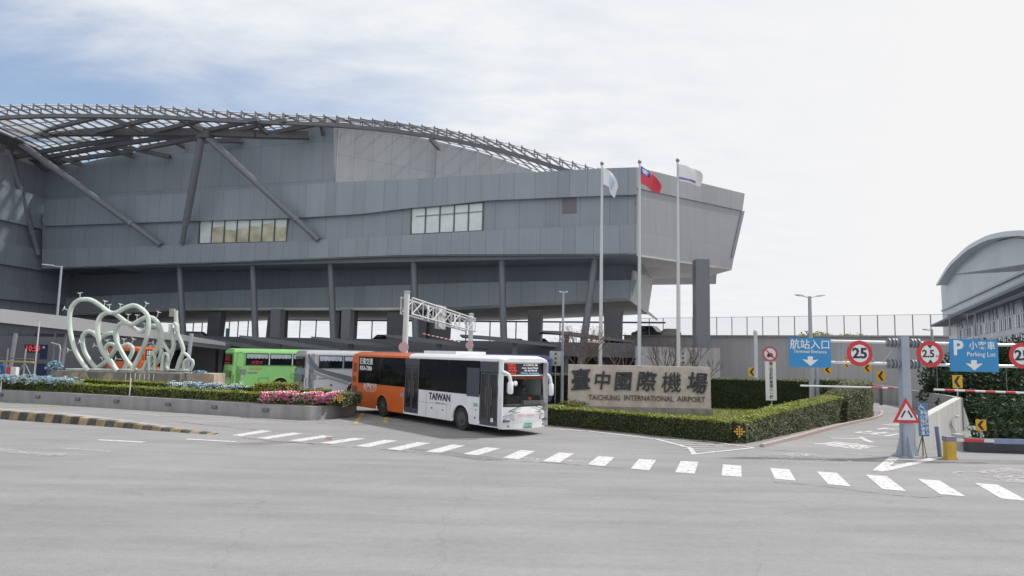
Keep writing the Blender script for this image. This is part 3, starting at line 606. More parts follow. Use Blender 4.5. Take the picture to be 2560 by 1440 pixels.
# far tree tops above the wall
def leafcloud(mb, blobs, n, s, mi=0, flat=.5, rnd=random):
    tot = sum(b[3]*b[4]*b[5] for b in blobs)
    for x, y, z, rx, ry, rz_ in blobs:
        for _ in range(max(4, int(n*rx*ry*rz_/tot))):
            th = rnd.uniform(0, 2*pi); cz = rnd.uniform(-1, 1); r = rnd.uniform(.55, 1.04)**.6; q = sqrt(1-cz*cz); wob = 1+.18*sin(3*th+x)+.14*sin(5*cz+y*3)
            c = Vector((x+rx*r*q*cos(th)*wob, y+ry*r*q*sin(th)*wob, z+rz_*r*cz*wob)); leaf(mb, c, s*rnd.uniform(.6, 1.35), mi, rnd)
def leaf(mb, c, s, mi=0, rnd=random, nrm=None):
    a = Vector((rnd.gauss(0, 1), rnd.gauss(0, 1), rnd.gauss(0, 1))).normalized()
    if nrm is not None: a = (a*.8+nrm).normalized()
    x = a.orthogonal().normalized(); x = Matrix.Rotation(rnd.uniform(0, 6.28), 3, a) @ x; y = a.cross(x)
    mb.face([c-x*s, c-y*s*.5, c+x*s, c+y*s*.5], mi)
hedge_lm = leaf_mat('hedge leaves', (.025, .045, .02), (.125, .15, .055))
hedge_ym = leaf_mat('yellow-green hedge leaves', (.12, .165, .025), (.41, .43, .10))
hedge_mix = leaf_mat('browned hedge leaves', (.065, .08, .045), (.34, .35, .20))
dark_lm = leaf_mat('dark evergreen leaves', (.008, .022, .012), (.06, .10, .04), .6)
hedge_core = mat('hedge inside', (.018, .028, .010), .9)
wood = mat('twig bark', (.13, .10, .085), .85, var=.2)
def hedge(path, width, z0, h, label, top_m=None, side_m=None, dens=330, leafs=.055, name='hedge', group=None, top_r=0, hfun=None, corem=None):
    """clipped hedge: dark solid core, thousands of leaves over its top and sides"""
    P = [Vector((p[0], p[1], 0)) for p in path]; mb = MB(); side_m = side_m or hedge_lm; top_m = top_m or hedge_ym; n = len(P); nr = []
    for i in range(n):
        d = (P[min(i+1, n-1)]-P[max(i-1, 0)]).normalized(); nr.append(Vector((-d.y, d.x, 0)))
    HF = hfun or (lambda t: h); R = []
    for i in range(n):
        hh = HF(i/(n-1)); R.append([P[i]+nr[i]*sx*(width/2-.07)+Z*(z0+zz) for sx, zz in ((-1, 0), (1, 0), (1, hh-.07), (-1, hh-.07))])
    mb.rings(R, 0)
    rnd = random.Random(int(P[0].x*100)+n)
    for i in range(n-1):
        a, b = P[i], P[i+1]; L_ = (b-a).length; d = (b-a).normalized()
        h1 = HF((i+.5)/(n-1))
        for k in range(int(L_*width*dens*1.1)):
            t = rnd.random(); s = rnd.uniform(-.5, .5); nn = nr[i]*(1-t)+nr[i+1]*t; c = a+(b-a)*t+nn*s*width; hh = HF((i+t)/(n-1))
            leaf(mb, c+Z*(z0+hh-rnd.uniform(0, .07)+.022*sin(c.x*2.3+c.y)+.02*sin(c.y*4.1-c.x*1.7)+(rnd.uniform(.03, .11) if rnd.random() < .035 else 0)), leafs*rnd.uniform(.6, 1.3), 2, rnd, Z)
        for sd in (-1, 1):
            for k in range(int(L_*h1*dens)):
                t = rnd.random(); nn = nr[i]*(1-t)+nr[i+1]*t; hh = HF((i+t)/(n-1)); zz = rnd.uniform(0, hh); c = a+(b-a)*t; c = c+nn*sd*(width/2-rnd.uniform(-.01, .09)+.02*sin(c.x*3.3+zz*5)+.018*sin(c.y*5.1-zz*7))
                leaf(mb, c+Z*(z0+zz), leafs*rnd.uniform(.6, 1.3), 2 if hh-zz < rnd.uniform(.02, .13) else 1, rnd, nn*sd)
    for e, sg in ((0, -1), (n-1, 1)):
        hh = HF(e/(n-1))
        for k in range(int(width*hh*dens)):
            d = (P[1]-P[0] if e == 0 else P[-1]-P[-2]).normalized(); leaf(mb, P[e]+nr[e]*rnd.uniform(-.5, .5)*width+d*sg*rnd.uniform(-.05, .03)+Z*(z0+rnd.uniform(0, hh)), leafs, 1, rnd, d*sg)
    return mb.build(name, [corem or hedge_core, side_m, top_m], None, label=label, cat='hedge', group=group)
mb = MB(); c = VW.hit(2080, 842, -6)
leafcloud(mb, [(c.x-1.5, c.y, 5.3, 2.4, 1.5, .8), (c.x+2, c.y, 5.3, 2.2, 1.5, .7)], 3500, .11); f = mb.build('foliage', hedge_ym, empty('far_tree', (c.x, c.y, 0), 'yellowish treetop just showing over the grey retaining wall beside the tall lamp', 'tree')); rod('trunk', (c.x, c.y, 0), (c.x, c.y, 5.3), .18, .12, wood, f.parent)

# ---------------------------------------------------------------- hedges and lawn round the name wall
q0, q1, q2, q3 = G(1372, 1062), G(1872, 1113), G(2100, 1061), G(2186, 1046)
inn = lambda p, d: p+Vector(d)
front = [q0+Vector((-.1, .45, 0)), (q0+q1)/2+Vector((.1, .55, 0)), q1+Vector((-.35, .75, 0))]
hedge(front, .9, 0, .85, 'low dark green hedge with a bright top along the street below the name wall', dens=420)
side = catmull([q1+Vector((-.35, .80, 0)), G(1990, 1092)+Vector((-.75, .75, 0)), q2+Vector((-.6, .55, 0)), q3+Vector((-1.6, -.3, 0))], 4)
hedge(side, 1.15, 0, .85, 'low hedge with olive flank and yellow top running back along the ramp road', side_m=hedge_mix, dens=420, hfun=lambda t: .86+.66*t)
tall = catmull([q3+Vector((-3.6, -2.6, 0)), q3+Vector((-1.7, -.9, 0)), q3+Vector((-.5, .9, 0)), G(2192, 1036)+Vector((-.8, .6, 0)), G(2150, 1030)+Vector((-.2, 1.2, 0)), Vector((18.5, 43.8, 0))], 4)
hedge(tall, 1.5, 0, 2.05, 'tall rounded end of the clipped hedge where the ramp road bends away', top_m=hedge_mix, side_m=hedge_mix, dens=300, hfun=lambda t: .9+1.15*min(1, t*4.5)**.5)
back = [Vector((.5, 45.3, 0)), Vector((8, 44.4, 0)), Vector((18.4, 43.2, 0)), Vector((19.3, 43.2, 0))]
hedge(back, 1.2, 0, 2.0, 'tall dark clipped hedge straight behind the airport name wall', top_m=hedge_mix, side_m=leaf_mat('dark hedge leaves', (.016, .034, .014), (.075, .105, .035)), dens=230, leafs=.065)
lawn_px = [q0+Vector((0, .8, 0)), q1+Vector((-.4, 1.2, 0)), q2+Vector((-1.1, .5, 0)), q3+Vector((-1.8, 0, 0)), Vector((18.5, 43, 0)), Vector((2, 44.8, 0))]
lawn = MB(); lawn.prism([p+Z*.0 for p in lawn_px], Z*.06); lawn.build('lawn_bed', mat('turf soil', (.13, .15, .05), .95, var=.3, vscale=2), kind='structure', base=False)
rnd = random.Random(3); gm = MB()
def inside(p, poly_):
    c = False; j = len(poly_)-1
    for i in range(len(poly_)):
        a, b = poly_[i], poly_[j]
        if (a.y > p.y) != (b.y > p.y) and p.x < (b.x-a.x)*(p.y-a.y)/(b.y-a.y)+a.x: c = not c
        j = i
    return c
for _ in range(16000):
    p = Vector((rnd.uniform(1, 22), rnd.uniform(26, 46), .06))
    if inside(p, lawn_px) and p.x > 9:
        h_ = rnd.uniform(.05, .16); d = rnd.uniform(0, pi); dx = Vector((cos(d), sin(d), 0))*.03; gm.face([p-dx, p+dx, p+Vector((rnd.uniform(-.05, .05), rnd.uniform(-.05, .05), h_))])
gm.build('grass', leaf_mat('grass blades', (.12, .16, .03), (.34, .36, .09)), kind='stuff', base=False)
kb = MB()
kp = catmull([G(1905, 1118), G(1990, 1096), G(2100, 1066), G(2180, 1049), G(2203, 1040), G(2205, 1030)], 4)
for a, b in zip(kp[:-1], kp[1:]): kb.bar(a+Z*.06, b+Z*.06, .16, .12)
kb.build('kerb', mat('reddish kerb', (.40, .33, .31), .8, var=.12), kind='structure', base=False)

# ---------------------------------------------------------------- airport name wall
SP = Plane((G(1416, 1030).x, G(1416, 1030).y), 0); a = G(1416, 1030); b = G(1779, 1041); dd = (b-a).normalized(); SP = Plane(a, math.degrees(atan2(dd.x, dd.y))); rzS = atan2(SP.d.y, SP.d.x)
nw = empty('name_wall', tuple(a), 'beige stone wall carrying the airport name in dark brush characters over an English line', 'sign')
stone = mat('beige split stone', (.56, .495, .475), .85, var=.10, vscale=5, stain=.12, bump=.6, bscale=7)
mb = MB(); mb.prism([SP.hit(u, v) for u, v in [(1421, 911), (1776, 918), (1778, 1022), (1419, 1014)]], -SP.n*.7); mb.build('stone_slab', stone, nw)
mb = MB(); mb.prism([SP.hit(1415, 1014.5, .12), SP.hit(1780, 1022.5, .12), Vector((SP.hit(1780, 1030, .12).x, SP.hit(1780, 1030, .12).y, 0)), Vector((SP.hit(1415, 1030, .12).x, SP.hit(1415, 1030, .12).y, 0))], -SP.n*.95); mb.build('plinth', mat('grey stone plinth', (.27, .26, .25), .85, var=.25, vscale=2, bump=.3, bscale=8), nw)
char_m = mat('dark bronze lettering', (.035, .042, .055), .5)
for ch, x, y, s, ro in (('臺', 1450, 951, 1.30, .10), ('中', 1504, 952, 1.1, -.03), ('國', 1556, 954, 1.15, .03), ('際', 1614, 955, 1.2, -.04), ('機', 1677, 958, 1.25, .05), ('場', 1741, 959, 1.25, -.04)):
    p = SP.hit(x, y+2, .05); text(ch, p, s, char_m, nw, rz=rzS, extrude=.05, bold=0 if ch == '機' else .018, shear=.12, sx=.93, roll=ro)
for wd, x0, x1 in (('TAICHUNG', 1472, 1550), ('INTERNATIONAL', 1560, 1683), ('AIRPORT', 1693, 1763)):
    a = SP.hit(x0, 993, .03); b = SP.hit(x1, 997, .03); me = text_mesh(wd, .5, .02); wdt = max(v.co.x for v in me.vertices)-min(v.co.x for v in me.vertices)
    c = SP.hit((x0+x1)/2, 994.5+(x0-1472)*.018, .03); text(wd, c, .42, mat('bronze small lettering', (.12, .105, .10), .5), nw, rz=rzS, extrude=.02, bold=.002, sx=(b-a).length/wdt*.5/.42)

# ---------------------------------------------------------------- flagpoles and flags
pole_m = mat('pale grey pole', (.56, .59, .62), .35, metal=.1)
flagp = []
for (xb, xt, yt, lab) in ((1500.7, 1506.6, 404, 'left flagpole, behind the name wall, flying a white flag with a pale blue emblem'), (1597.7, 1598.7, 400, 'middle flagpole, behind the name wall, flying the red and blue flag'), (1695.8, 1693.6, 396, 'right flagpole, behind the name wall, flying a white flag with a purple stripe')):
    b = D(xb, 915, 41.5); t = D(xt, yt, 41.5); t.x = b.x; r = empty('flagpole', (b.x, b.y, 0), lab, 'flagpole', 'flagpoles behind the name wall')
    mb = MB(); mb.tube([(b.x, b.y, 0), (b.x, b.y, t.z-.25)], [.13, .065], 14); mb.build('pole', pole_m, r, smooth=True)
    mb = MB(); mb.lathe([(0, -.14), (.09, -.1), (.13, 0), (.09, .1), (0, .14)], (b.x, b.y, t.z-.12), n=12); mb.build('finial', steel, r, smooth='all')
    mb = MB(); mb.tube([(b.x+.1, b.y-.12, 1), (b.x+.1, b.y-.1, t.z-.6)], .012, 4); mb.build('halyard', steel, r); flagp.append((b, t))
def flag(grid_px, Y, name, label, mats, pick, wave=.25, nx=22, ny=16):
    """cloth from a coarse grid of corners (rows from hoist to fly), rippled in depth"""
    rows = [catmull([D(u, v, Y) for u, v in r], ny//(len(r)-1)) for r in grid_px]; nrow = len(rows[0]); cols = [catmull([rows[i][j] for i in range(len(rows))], nx//(len(rows)-1)) for j in range(nrow)]
    mb = MB(); V = []; nn = len(cols[0])
    for j in range(nrow):
        for i in range(nn):
            s = i/(nn-1); t = j/(nrow-1); p = cols[j][i].copy(); p.y += wave*s*sin(s*7+t*2.2)+.08*sin(s*13-t*4)*s; V.append(p)
    k = 0
    for j in range(nrow-1):
        for i in range(nn-1):
            mb.idx([V[j*nn+i], V[j*nn+i+1], V[(j+1)*nn+i+1], V[(j+1)*nn+i]], [(0, 3, 2, 1)], pick((i+.5)/(nn-1), (j+.5)/(nrow-1)))
    o = mb.build(name, mats, None, label=label, cat='flag', group='flags behind the name wall')
    bm = bmesh.new(); bm.from_mesh(o.data); bmesh.ops.remove_doubles(bm, verts=bm.verts, dist=.0005)
    for f_ in bm.faces: f_.smooth = True
    bm.to_mesh(o.data); bm.free(); so = o.modifiers.new('thick', 'SOLIDIFY'); so.thickness = .012; return o
cloth_w = mat('white flag cloth', (.74, .75, .78), .8); cloth_r = mat('red flag cloth', (.62, .07, .10), .8); cloth_b = mat('blue flag cloth', (.05, .08, .40), .8); cloth_lb = mat('pale blue emblem', (.42, .58, .80), .8); cloth_p = mat('purple stripe', (.25, .17, .45), .8)
Yf = 41.3
flag([[(1508, 418), (1508, 440), (1508, 461)], [(1523, 427), (1521, 447), (1522, 468)], [(1536, 442), (1530, 460), (1525, 480)], [(1546, 468), (1540, 482), (1537, 494)]], Yf, 'flag', 'white flag with a pale blue emblem drooping from the left flagpole', [cloth_w, cloth_lb], lambda s, t: 1 if .42 < s < .78 and .25 < t < .8 and not (.55 < s < .64 and .4 < t < .6) else 0, .12)
def pick_tw(s, t):
    if s < .5 and t < .5:
        dx = (s-.25)/.14; dy = (t-.26)/.16; rr = dx*dx+dy*dy; return 2 if rr < .5 or (rr < 1.5 and sin(atan2(dy, dx)*12) > 0) else 1
    return 0
flag([[(1602, 414), (1602, 434), (1603, 458)], [(1617, 424), (1618, 441), (1618, 467)], [(1633, 438), (1632, 455), (1630, 477)], [(1656, 465), (1653, 472), (1649, 482)]], Yf, 'flag', 'red flag with a blue canton and white sun on the middle flagpole', [cloth_r, cloth_b, cloth_w], pick_tw, .15, 36, 24)
flag([[(1696, 409), (1697, 428), (1698, 452)], [(1717, 414), (1718, 434), (1722, 457)], [(1738, 424), (1740, 442), (1741, 465)], [(1760, 437), (1757, 452), (1752, 464)]], Yf, 'flag', 'white flag with a purple lower stripe streaming from the right flagpole', [cloth_w, cloth_p], lambda s, t: 1 if .76 < t < .9 and s < .62 else 0, .18)

# ---------------------------------------------------------------- street lamps and posts
lamp_h = mat('lamp housing', (.55, .57, .60), .4); lamp_p = mat('lamp pole paint', (.36, .40, .46), .4, metal=.1)
def base_of(u, v, Y=None): return G(u, v) if Y is None else Vector((D(u, v, Y).x, Y, 0))
def lamp(u, v, ytop, label, r=.09, Y=None, heads=(1, -1), hl=.55, tilt=.1, group='street lamps'):
    b = base_of(u, v, Y); t = D(u, ytop, b.y); t.x = b.x; e = empty('street_lamp', tuple(b), label, 'street lamp', group)
    mb = MB(); mb.tube([b, Vector((b.x, b.y, t.z))], [r, r*.6], 12); mb.build('pole', lamp_p, e, smooth=True)
    for s in heads:
        a = Vector((b.x, b.y, t.z-.1)); q = a+Vector((s*hl, -.05, tilt)); mb = MB(); mb.bar(a, q, .05); o = mb.build('arm', pole_m, e)
        mb = MB(); mb.rings([[q+Vector((-s*hl*.2, 0, 0))+Vector((0, y_, z_)) for y_, z_ in ((-.06, -.03), (.06, -.03), (.06, .03), (-.06, .03))], [q+Vector((s*hl*.3, 0, .03))+Vector((0, y_, z_)) for y_, z_ in ((-.13, -.05), (.13, -.05), (.12, .04), (-.12, .04))], [q+Vector((s*hl*.8, 0, .05))+Vector((0, y_, z_)) for y_, z_ in ((-.1, -.02), (.1, -.02), (.08, .03), (-.08, .03))]]); mb.build('lamp_head', lamp_h, e)
    mb = MB(); mb.lathe([(r*2, 0), (r*2, .04), (r*1.3, .1)], b, n=12); mb.build('base_flange', galv, e); return e
lamp(1404.3, 1017, 728, 'slender grey street lamp with tiny double head left of the name wall', .10, hl=.16, tilt=.03)
lamp(2030, 1003, 741, 'tall twin-head street lamp standing behind the blue terminal entrance sign', .16, Y=40, hl=.5, tilt=.12)
b = D(2044, 1003, 40.2); rod('signpost', (b.x, b.y, 0), (b.x-.0, b.y, D(2044, 905, 40.2).z), .11, .10, galv, None, label='short stout grey post beside the twin-head street lamp in the lawn', cat='post')
lamp(133, 900, 664, 'grey street lamp rising behind the heart sculpture in front of the dark facade', .11, Y=50, heads=(-1,), hl=.8, tilt=.12)
lamp(2337, 985, 823, 'small street lamp on the ramp wall behind the height limit sign', .09, Y=44, heads=(-1,), hl=.35, tilt=.03)
b = D(86, 935, 40); t = D(96, 803, 40); rod('thin_pole', (b.x, b.y, 0), (b.x+.02, b.y, t.z), .05, .035, pole_m, None, label='thin bare white pole standing in the flower bed left of the hearts', cat='pole')
b = D(1890, 940, 52); t = D(1888, 824, 52); e = empty('capped_post', (b.x, b.y, 0), 'round-topped pale post in front of the retaining wall left of the no taxi sign', 'post')
mb = MB(); mb.tube([(b.x, b.y, 0), (b.x, b.y, t.z-.3)], .14, 12); mb.build('pole', pole_m, e, smooth=True); mb = MB(); mb.lathe([(.16, -.02), (.17, .08), (.12, .25), (.03, .36), (0, .37)], (b.x, b.y, t.z-.32), n=12); mb.build('cap', lamp_h, e, smooth=True)
mb = MB(); mb.bar((b.x-.5, b.y, t.z-2), (b.x+.5, b.y, t.z-2), .03); mb.build('cross_rod', steel, e)

# ---------------------------------------------------------------- gantry with road signs over the ramp and the car park lane
Yg = 23.6
def gp(u, v, Y=Yg): return D(u, v, Y)
gb = G(2268, 1142); gt = gp(2262, 841, gb.y); Yg = gb.y
gn = empty('sign_gantry', tuple(gb), 'blue-grey sign gantry with one square post and two-tube arms at the ramp mouth', 'gantry')
gm_ = mat('gantry paint', (.36, .41, .49), .42, var=.06, stain=.12)
mb = MB(); mb.rings([[gb+Vector((sx*w_/2, sy*w_/2, z_)) for sx, sy in ((-1, -1), (1, -1), (1, 1), (-1, 1))] for w_, z_ in ((.32, 0), (.27, gt.z))]); mb.build('post', gm_, gn)
for s in (-1, 1):
    mb = MB(); mb.prism([gb+Vector((s*.17, -.02, 0)), gb+Vector((s*.42, -.02, 0)), gb+Vector((s*.19, -.02, .85))], (0, .04, 0)); mb.build('gusset', gm_, gn)
mb = MB(); mb.prism([gb+Vector((-.06, -.18, 0)), gb+Vector((-.06, -.42, 0)), gb+Vector((-.06, -.2, .75))], (.04, 0, 0)); mb.build('gusset', gm_, gn)
mb = MB(); mb.box(gb+Vector((0, 0, .02)), (.62, .62, .04)); mb.build('base_plate', gm_, gn)
z1, z2 = gp(2255, 857).z, gp(2255, 910).z; xl = gp(1985, 880).x; xr = gp(2600, 880).x+4
for z_ in (z1, z2):
    for x0, x1 in ((xl, gb.x-.28), (gb.x+.28, xr)):
        mb = MB(); mb.tube([(x0, Yg, z_), (x1, Yg, z_)], .055, 10); mb.build('chord', white_metal, gn, smooth=True)
    for s in (-1, 1):
        mb = MB(); mb.tube([(gb.x+s*.16, Yg, z_), (gb.x+s*.62, Yg, z_)], .09, 12); [mb.tube([(gb.x+s*q, Yg, z_), (gb.x+s*(q+.05), Yg, z_)], .17, 12) for q in (.26, .36, .5)]; mb.build('flange', mat('flange steel', (.22, .24, .27), .45), gn)
mb = MB(); xs = [xl+.3, gp(2090, 880).x, gp(2125, 880).x, gp(2178, 880).x, gp(2215, 880).x]
for i, (xa, xb) in enumerate(((gp(2085, 0).x, gp(2125, 0).x), (gp(2125, 0).x, gp(2160, 0).x), (gp(2175, 0).x, gp(2215, 0).x), (gp(2290, 0).x, gp(2330, 0).x), (gp(2340, 0).x, gp(2378, 0).x), (gp(2490, 0).x, gp(2535, 0).x))):
    m1 = MB(); m1.tube([(xa, Yg, z2 if i % 2 == 0 else z1), (xb, Yg, z1 if i % 2 == 0 else z2)], .025, 6); m1.build('lattice_bar', gm_, gn)
for x in (2072, 2082, 2370, 2500):
    m1 = MB(); xa = gp(x, 0).x; m1.tube([(xa, Yg, z1), (xa, Yg, z2)], .025, 6); m1.build('lattice_bar', gm_, gn)
def bracket(parent, c, h):
    mb = MB(); mb.box(c+Vector((0, .06, 0)), (.05, .08, h)); mb.build('bracket', steel, parent)
def disc_sign(u, v, r, label, Y, body=None, bsize=.5, ring=.22, group='round speed and height limit signs'):
    c = gp(u, v, Y); e = empty('round_sign', tuple(c-Z*r), label, 'road sign', group)
    mb = MB(); mb.lathe([(0, 0), (r, 0), (r, .02), (0, .02)], c, 'Y', 40); mb.build('rim', red, e)
    mb = MB(); mb.lathe([(0, -.006), (r*(1-ring*1.45), -.006), (r*(1-ring*1.45), -.001), (0, -.001)], c, 'Y', 40); f_ = mb.build('face', sign_white, e); return c, e
Ys = Yg-.12
for u, v, lab in ((2149.5, 883.5, 'round red-rimmed 25 sign between the two blue signs, left of the gantry post'), (2555, 889, 'round red-rimmed 25 sign cut by the right edge of the photo')):
    c, e = disc_sign(u, v, .455, lab, Ys); text('25', c+Vector((0, -.01, -.01)), .50, sign_black, e, extrude=.004, bold=.016, sx=1.08); bracket(e, c, .7)
c, e = disc_sign(2325, 885, .47, 'round red-rimmed height limit sign reading 2.5 right of the gantry post', Ys); text('2.5', c+Vector((-.06, -.01, 0)), .36, sign_black, e, extrude=.004, bold=.010); bracket(e, c, .7)
text('公尺', c+Vector((.27, -.01, -.08)), .085, sign_black, e, extrude=.003)
for s in (-1, 1):
    mb = MB(); mb.prism([c+Vector((-.09, -.012, s*.315)), c+Vector((.09, -.012, s*.315)), c+Vector((0, -.012, s*.19))][::s], (0, .006, 0)); mb.build('triangle_mark', sign_black, e)
def board(px, label, Y, m, cat='sign', name='guide_sign', group=None):
    P = [gp(u, v, Y) for u, v in px]; x0 = min(p.x for p in P); x1 = max(p.x for p in P); za = sum(sorted(p.z for p in P)[:2])/2; zb_ = sum(sorted(p.z for p in P)[2:])/2
    c = Vector(((x0+x1)/2, Y, (za+zb_)/2)); e = empty(name, (c.x, c.y, za), label, cat, group); mb = MB(); mb.box(c, (x1-x0, .035, zb_-za)); mb.build('panel', m, e); return c, e, x1-x0, zb_-za
def arrow(c, w_, h_, e, m=sign_white):
    pts = [(-.16, .5), (.16, .5), (.16, .12), (.5, .2), (0, -.5), (-.5, .2), (-.16, .12)]; mb = MB(); mb.prism([c+Vector((x*w_, 0, z*h_)) for x, z in pts][::-1], (0, .006, 0)); mb.build('arrow', m, e)
c, e, W_, H_ = board([(1972, 845), (2076, 845), (1974, 919), (2077, 918)], 'blue terminal entrance sign with a white down arrow at the left end of the gantry', Ys, sign_blue, group='blue signs on the gantry')
f0 = Vector((0, -.024, 0)); text('航站入口', c+f0+Vector((0, 0, H_*.26)), .36, sign_white, e, extrude=.003, bold=.004); text('Terminal Entrance', c+f0+Vector((0, 0, .035)), .155, sign_white, e, extrude=.003, bold=.002, sx=1.02)
arrow(c+f0+Vector((0, 0, -H_*.29)), .58, .34, e); bracket(e, c, H_*.8)
c, e, W_, H_ = board([(2373, 848), (2493, 848), (2376, 930), (2494, 929)], 'blue parking lot sign with a large white P hanging right of the height limit sign', Ys, sign_blue, group='blue signs on the gantry')
text('P', c+f0+Vector((-W_*.33, 0, H_*.2)), .72, sign_white, e, extrude=.003, bold=.022); text('小客車', c+f0+Vector((W_*.17, 0, H_*.29)), .31, sign_white, e, extrude=.003, bold=.004, spacing=1.05); text('Parking Lot', c+f0+Vector((W_*.14, 0, H_*.035)), .22, sign_white, e, extrude=.003, bold=.002)
arrow(c+f0+Vector((-.02, 0, -H_*.30)), .62, .36, e); bracket(e, c, H_*.8)
# height limit bars hung under the signs
def hbar(x0, y0, x1, y1, label, Y, pat, r=.045, hang=()):
    A = gp(x0, y0, Y); B = gp(x1, y1, Y); e = empty('height_bar', tuple(A), label, 'barrier', 'red and white height bars'); 
    mb = MB(); n = len(pat)
    for i, k in enumerate(pat): mb.tube([A+(B-A)*(i/n), A+(B-A)*((i+1)/n)], r, 8, mi=k)
    mb.build('bar', [white_metal, red], e)
    for h in hang:
        p = A+(B-A)*h; mb = MB(); mb.tube([p, Vector((p.x, Y, z2))], .008, 4); mb.build('hanger_wire', steel, e)
hbar(2001, 964, 2232, 970, 'white height bar with red ends hung below the blue terminal entrance sign', Yg, [0]*13+[1, 1, 0, 1], .03, (.1, .92))
hbar(2335, 974, 2640, 985, 'red and white striped height bar hung below the blue parking sign', Yg, [0, 0, 1, 1]*6, .036, (.03, .6))
# triangular warning sign on the post
c = gp(2266, 1029, Yg-.22); e = empty('warning_sign', (c.x, c.y, gp(2266, 1053).z), 'red-rimmed triangular road narrows sign fixed low on the gantry post', 'road sign')
def tri(s, y): return [c+Vector((-s*.5, y, -.36*s/.9-.0)), c+Vector((s*.5, y, -.36*s/.9)), c+Vector((0, y, .44*s/.9))]
mb = MB(); mb.prism(tri(.97, 0), (0, .02, 0)); mb.build('rim', red, e); 
mb = MB(); tw = [c+Vector((-.335, -.006, -.29)), c+Vector((.335, -.006, -.29)), c+Vector((0, -.006, .29))]; mb.prism(tw, (0, .005, 0)); mb.build('face', sign_white, e)
for s in (-1, 1):
    mb = MB(); mb.bar(c+Vector((s*.19, -.012, -.2)), c+Vector((s*.05, -.012, .03)), .055, .006, up=Vector((0, 1, 0))); mb.build('narrowing_mark', sign_black, e)
# blue upright banner with rows of characters on a folding stand
b = G(2308, 1141); c0 = gp(2308, 1049, b.y); e = empty('banner_stand', tuple(b), 'narrow blue upright board with white characters on a folding stand by the gantry post', 'sign')
tilt_x = .03
mb = MB(); hb = (gp(2308, 1007, b.y).z-gp(2308, 1090, b.y).z); mb.box(c0, (.36, .03, hb), ry=-.03); mb.build('panel', mat('faded blue board', (.09, .20, .38), .5, var=.1), e)
for i, wd in enumerate(('身心障礙停車', '請由此處進入')):
    t_ = '\n'.join(wd); text(t_, c0+Vector((-.02+.15*i-.02, -.025, -.12)), .145, mat('pale blue lettering', (.62, .74, .82), .5), e, extrude=.003, bold=.004, vspace=1.0, roll=.03)
mb = MB(); q = c0+Vector((-.08, -.022, hb/2-.18)); mb.tube([q+Vector((.08*cos(a_), 0, .08*sin(a_))) for a_ in [k*2*pi/14 for k in range(12)]], .012, 5); mb.tube([q+Vector((0, 0, .13)), q+Vector((0, 0, .03)), q+Vector((.09, 0, .02)), q+Vector((.13, 0, -.06))], .014, 5); mb.build('wheelchair_symbol', sign_white, e)
for dx, dy in ((-.22, 0), (.18, .1), (0, -.2)):
    mb = MB(); mb.tube([b+Vector((0, 0, .75)), b+Vector((dx, dy, 0))], .015, 6); mb.build('leg', dark_metal, e)
mb = MB(); mb.tube([b, Vector((b.x, b.y+.03, c0.z+hb*.4))], .018, 6); mb.build('pole', dark_metal, e)
# yellow barrier cabinet, its arm, blue leaning post
b = G(2375, 1147); e = empty('boom_barrier', tuple(b), 'yellow barrier cabinet with purple-grey top and lowered arm partly sleeved in blue', 'barrier')
zc = gp(2375, 1091, b.y).z; mb = MB(); mb.box((b.x, b.y, (zc-.16)/2), (.31, .24, zc-.16)); cab = mb.build('cabinet', mat('cabinet yellow', (.58, .38, .06), .5, var=.1, stain=.15), e)
mb = MB(); mb.box((b.x, b.y, zc-.08), (.34, .27, .16)); mb.build('top_cover', mat('purple grey cover', (.22, .21, .30), .5), e); mb = MB(); mb.box((b.x, b.y, .03), (.36, .30, .06)); mb.build('base', yellow, e)
mb = MB(); mb.box((b.x, b.y-.125, .45), (.22, .012, .45)); mb.build('door', mat('cabinet yellow', (.58, .38, .06)), e)
A = Vector((b.x+.2, b.y, zc-.12))
mb = MB(); L_ = [0, .3, 1.0, 1.35, 4.5]; k_ = [0, 1, 0, 2]
for i in range(4): mb.box(A+Vector(((L_[i]+L_[i+1])/2, 0, -.006*L_[i])), (L_[i+1]-L_[i], .05, .10 if k_[i] < 2 else .17), mi=k_[i])
mb.build('arm', [white_metal, red, mat('blue sleeve', (.22, .28, .42), .6, var=.1)], e)
b = G(2350, 1142); t = gp(2341, 1066, b.y-.1); mb = MB(); mb.bar(b, t, .10, .10); mb.build('leaning_post', mat('violet blue post', (.16, .19, .32), .5), None, label='leaning violet blue post between the banner stand and the yellow cabinet', cat='post')
# ---------------------------------------------------------------- ramp parapets
def wallpath(name, pts, thick, m, **kw):
    """pts: (x, y, zbottom, ztop)"""
    mb = MB(); n = len(pts); R = []
    for i in range(n):
        a = Vector(pts[max(i-1, 0)][:2]+(0,)); b = Vector(pts[min(i+1, n-1)][:2]+(0,)); d = (b-a).normalized(); nn = Vector((-d.y, d.x, 0))*thick/2; p = Vector(pts[i][:2]+(0,))
        R.append([p-nn+Z*pts[i][2], p+nn+Z*pts[i][2], p+nn+Z*pts[i][3], p-nn+Z*pts[i][3]])
    mb.rings(R); return mb.build(name, m, None, **kw)
A = G(2290, 1142); B = D(2402, 1000, 33.0); NP = Plane(A, math.degrees(atan2(B.x-A.x, B.y-A.y)))
pts = [NP.hit(u, v) for u, v in [(2286, 1143), (2356, 1129), (2391, 1091), (2424, 1061), (2402, 995), (2316, 1042), (2290, 1058)]]
mb = MB(); mb.prism(pts, Vector((NP.d.y, -NP.d.x, 0))*-.3); nwl = mb.build('ramp_wall', concrete_light, None, label='white slanting concrete wall beside the gantry post with a small camera on it', cat='wall')
p = NP.hit(2384, 1041, .05); q = NP.hit(2376, 1053, .05); e = empty('security_camera', tuple(q), 'small white security camera and its cable on the slanting white wall', 'camera')
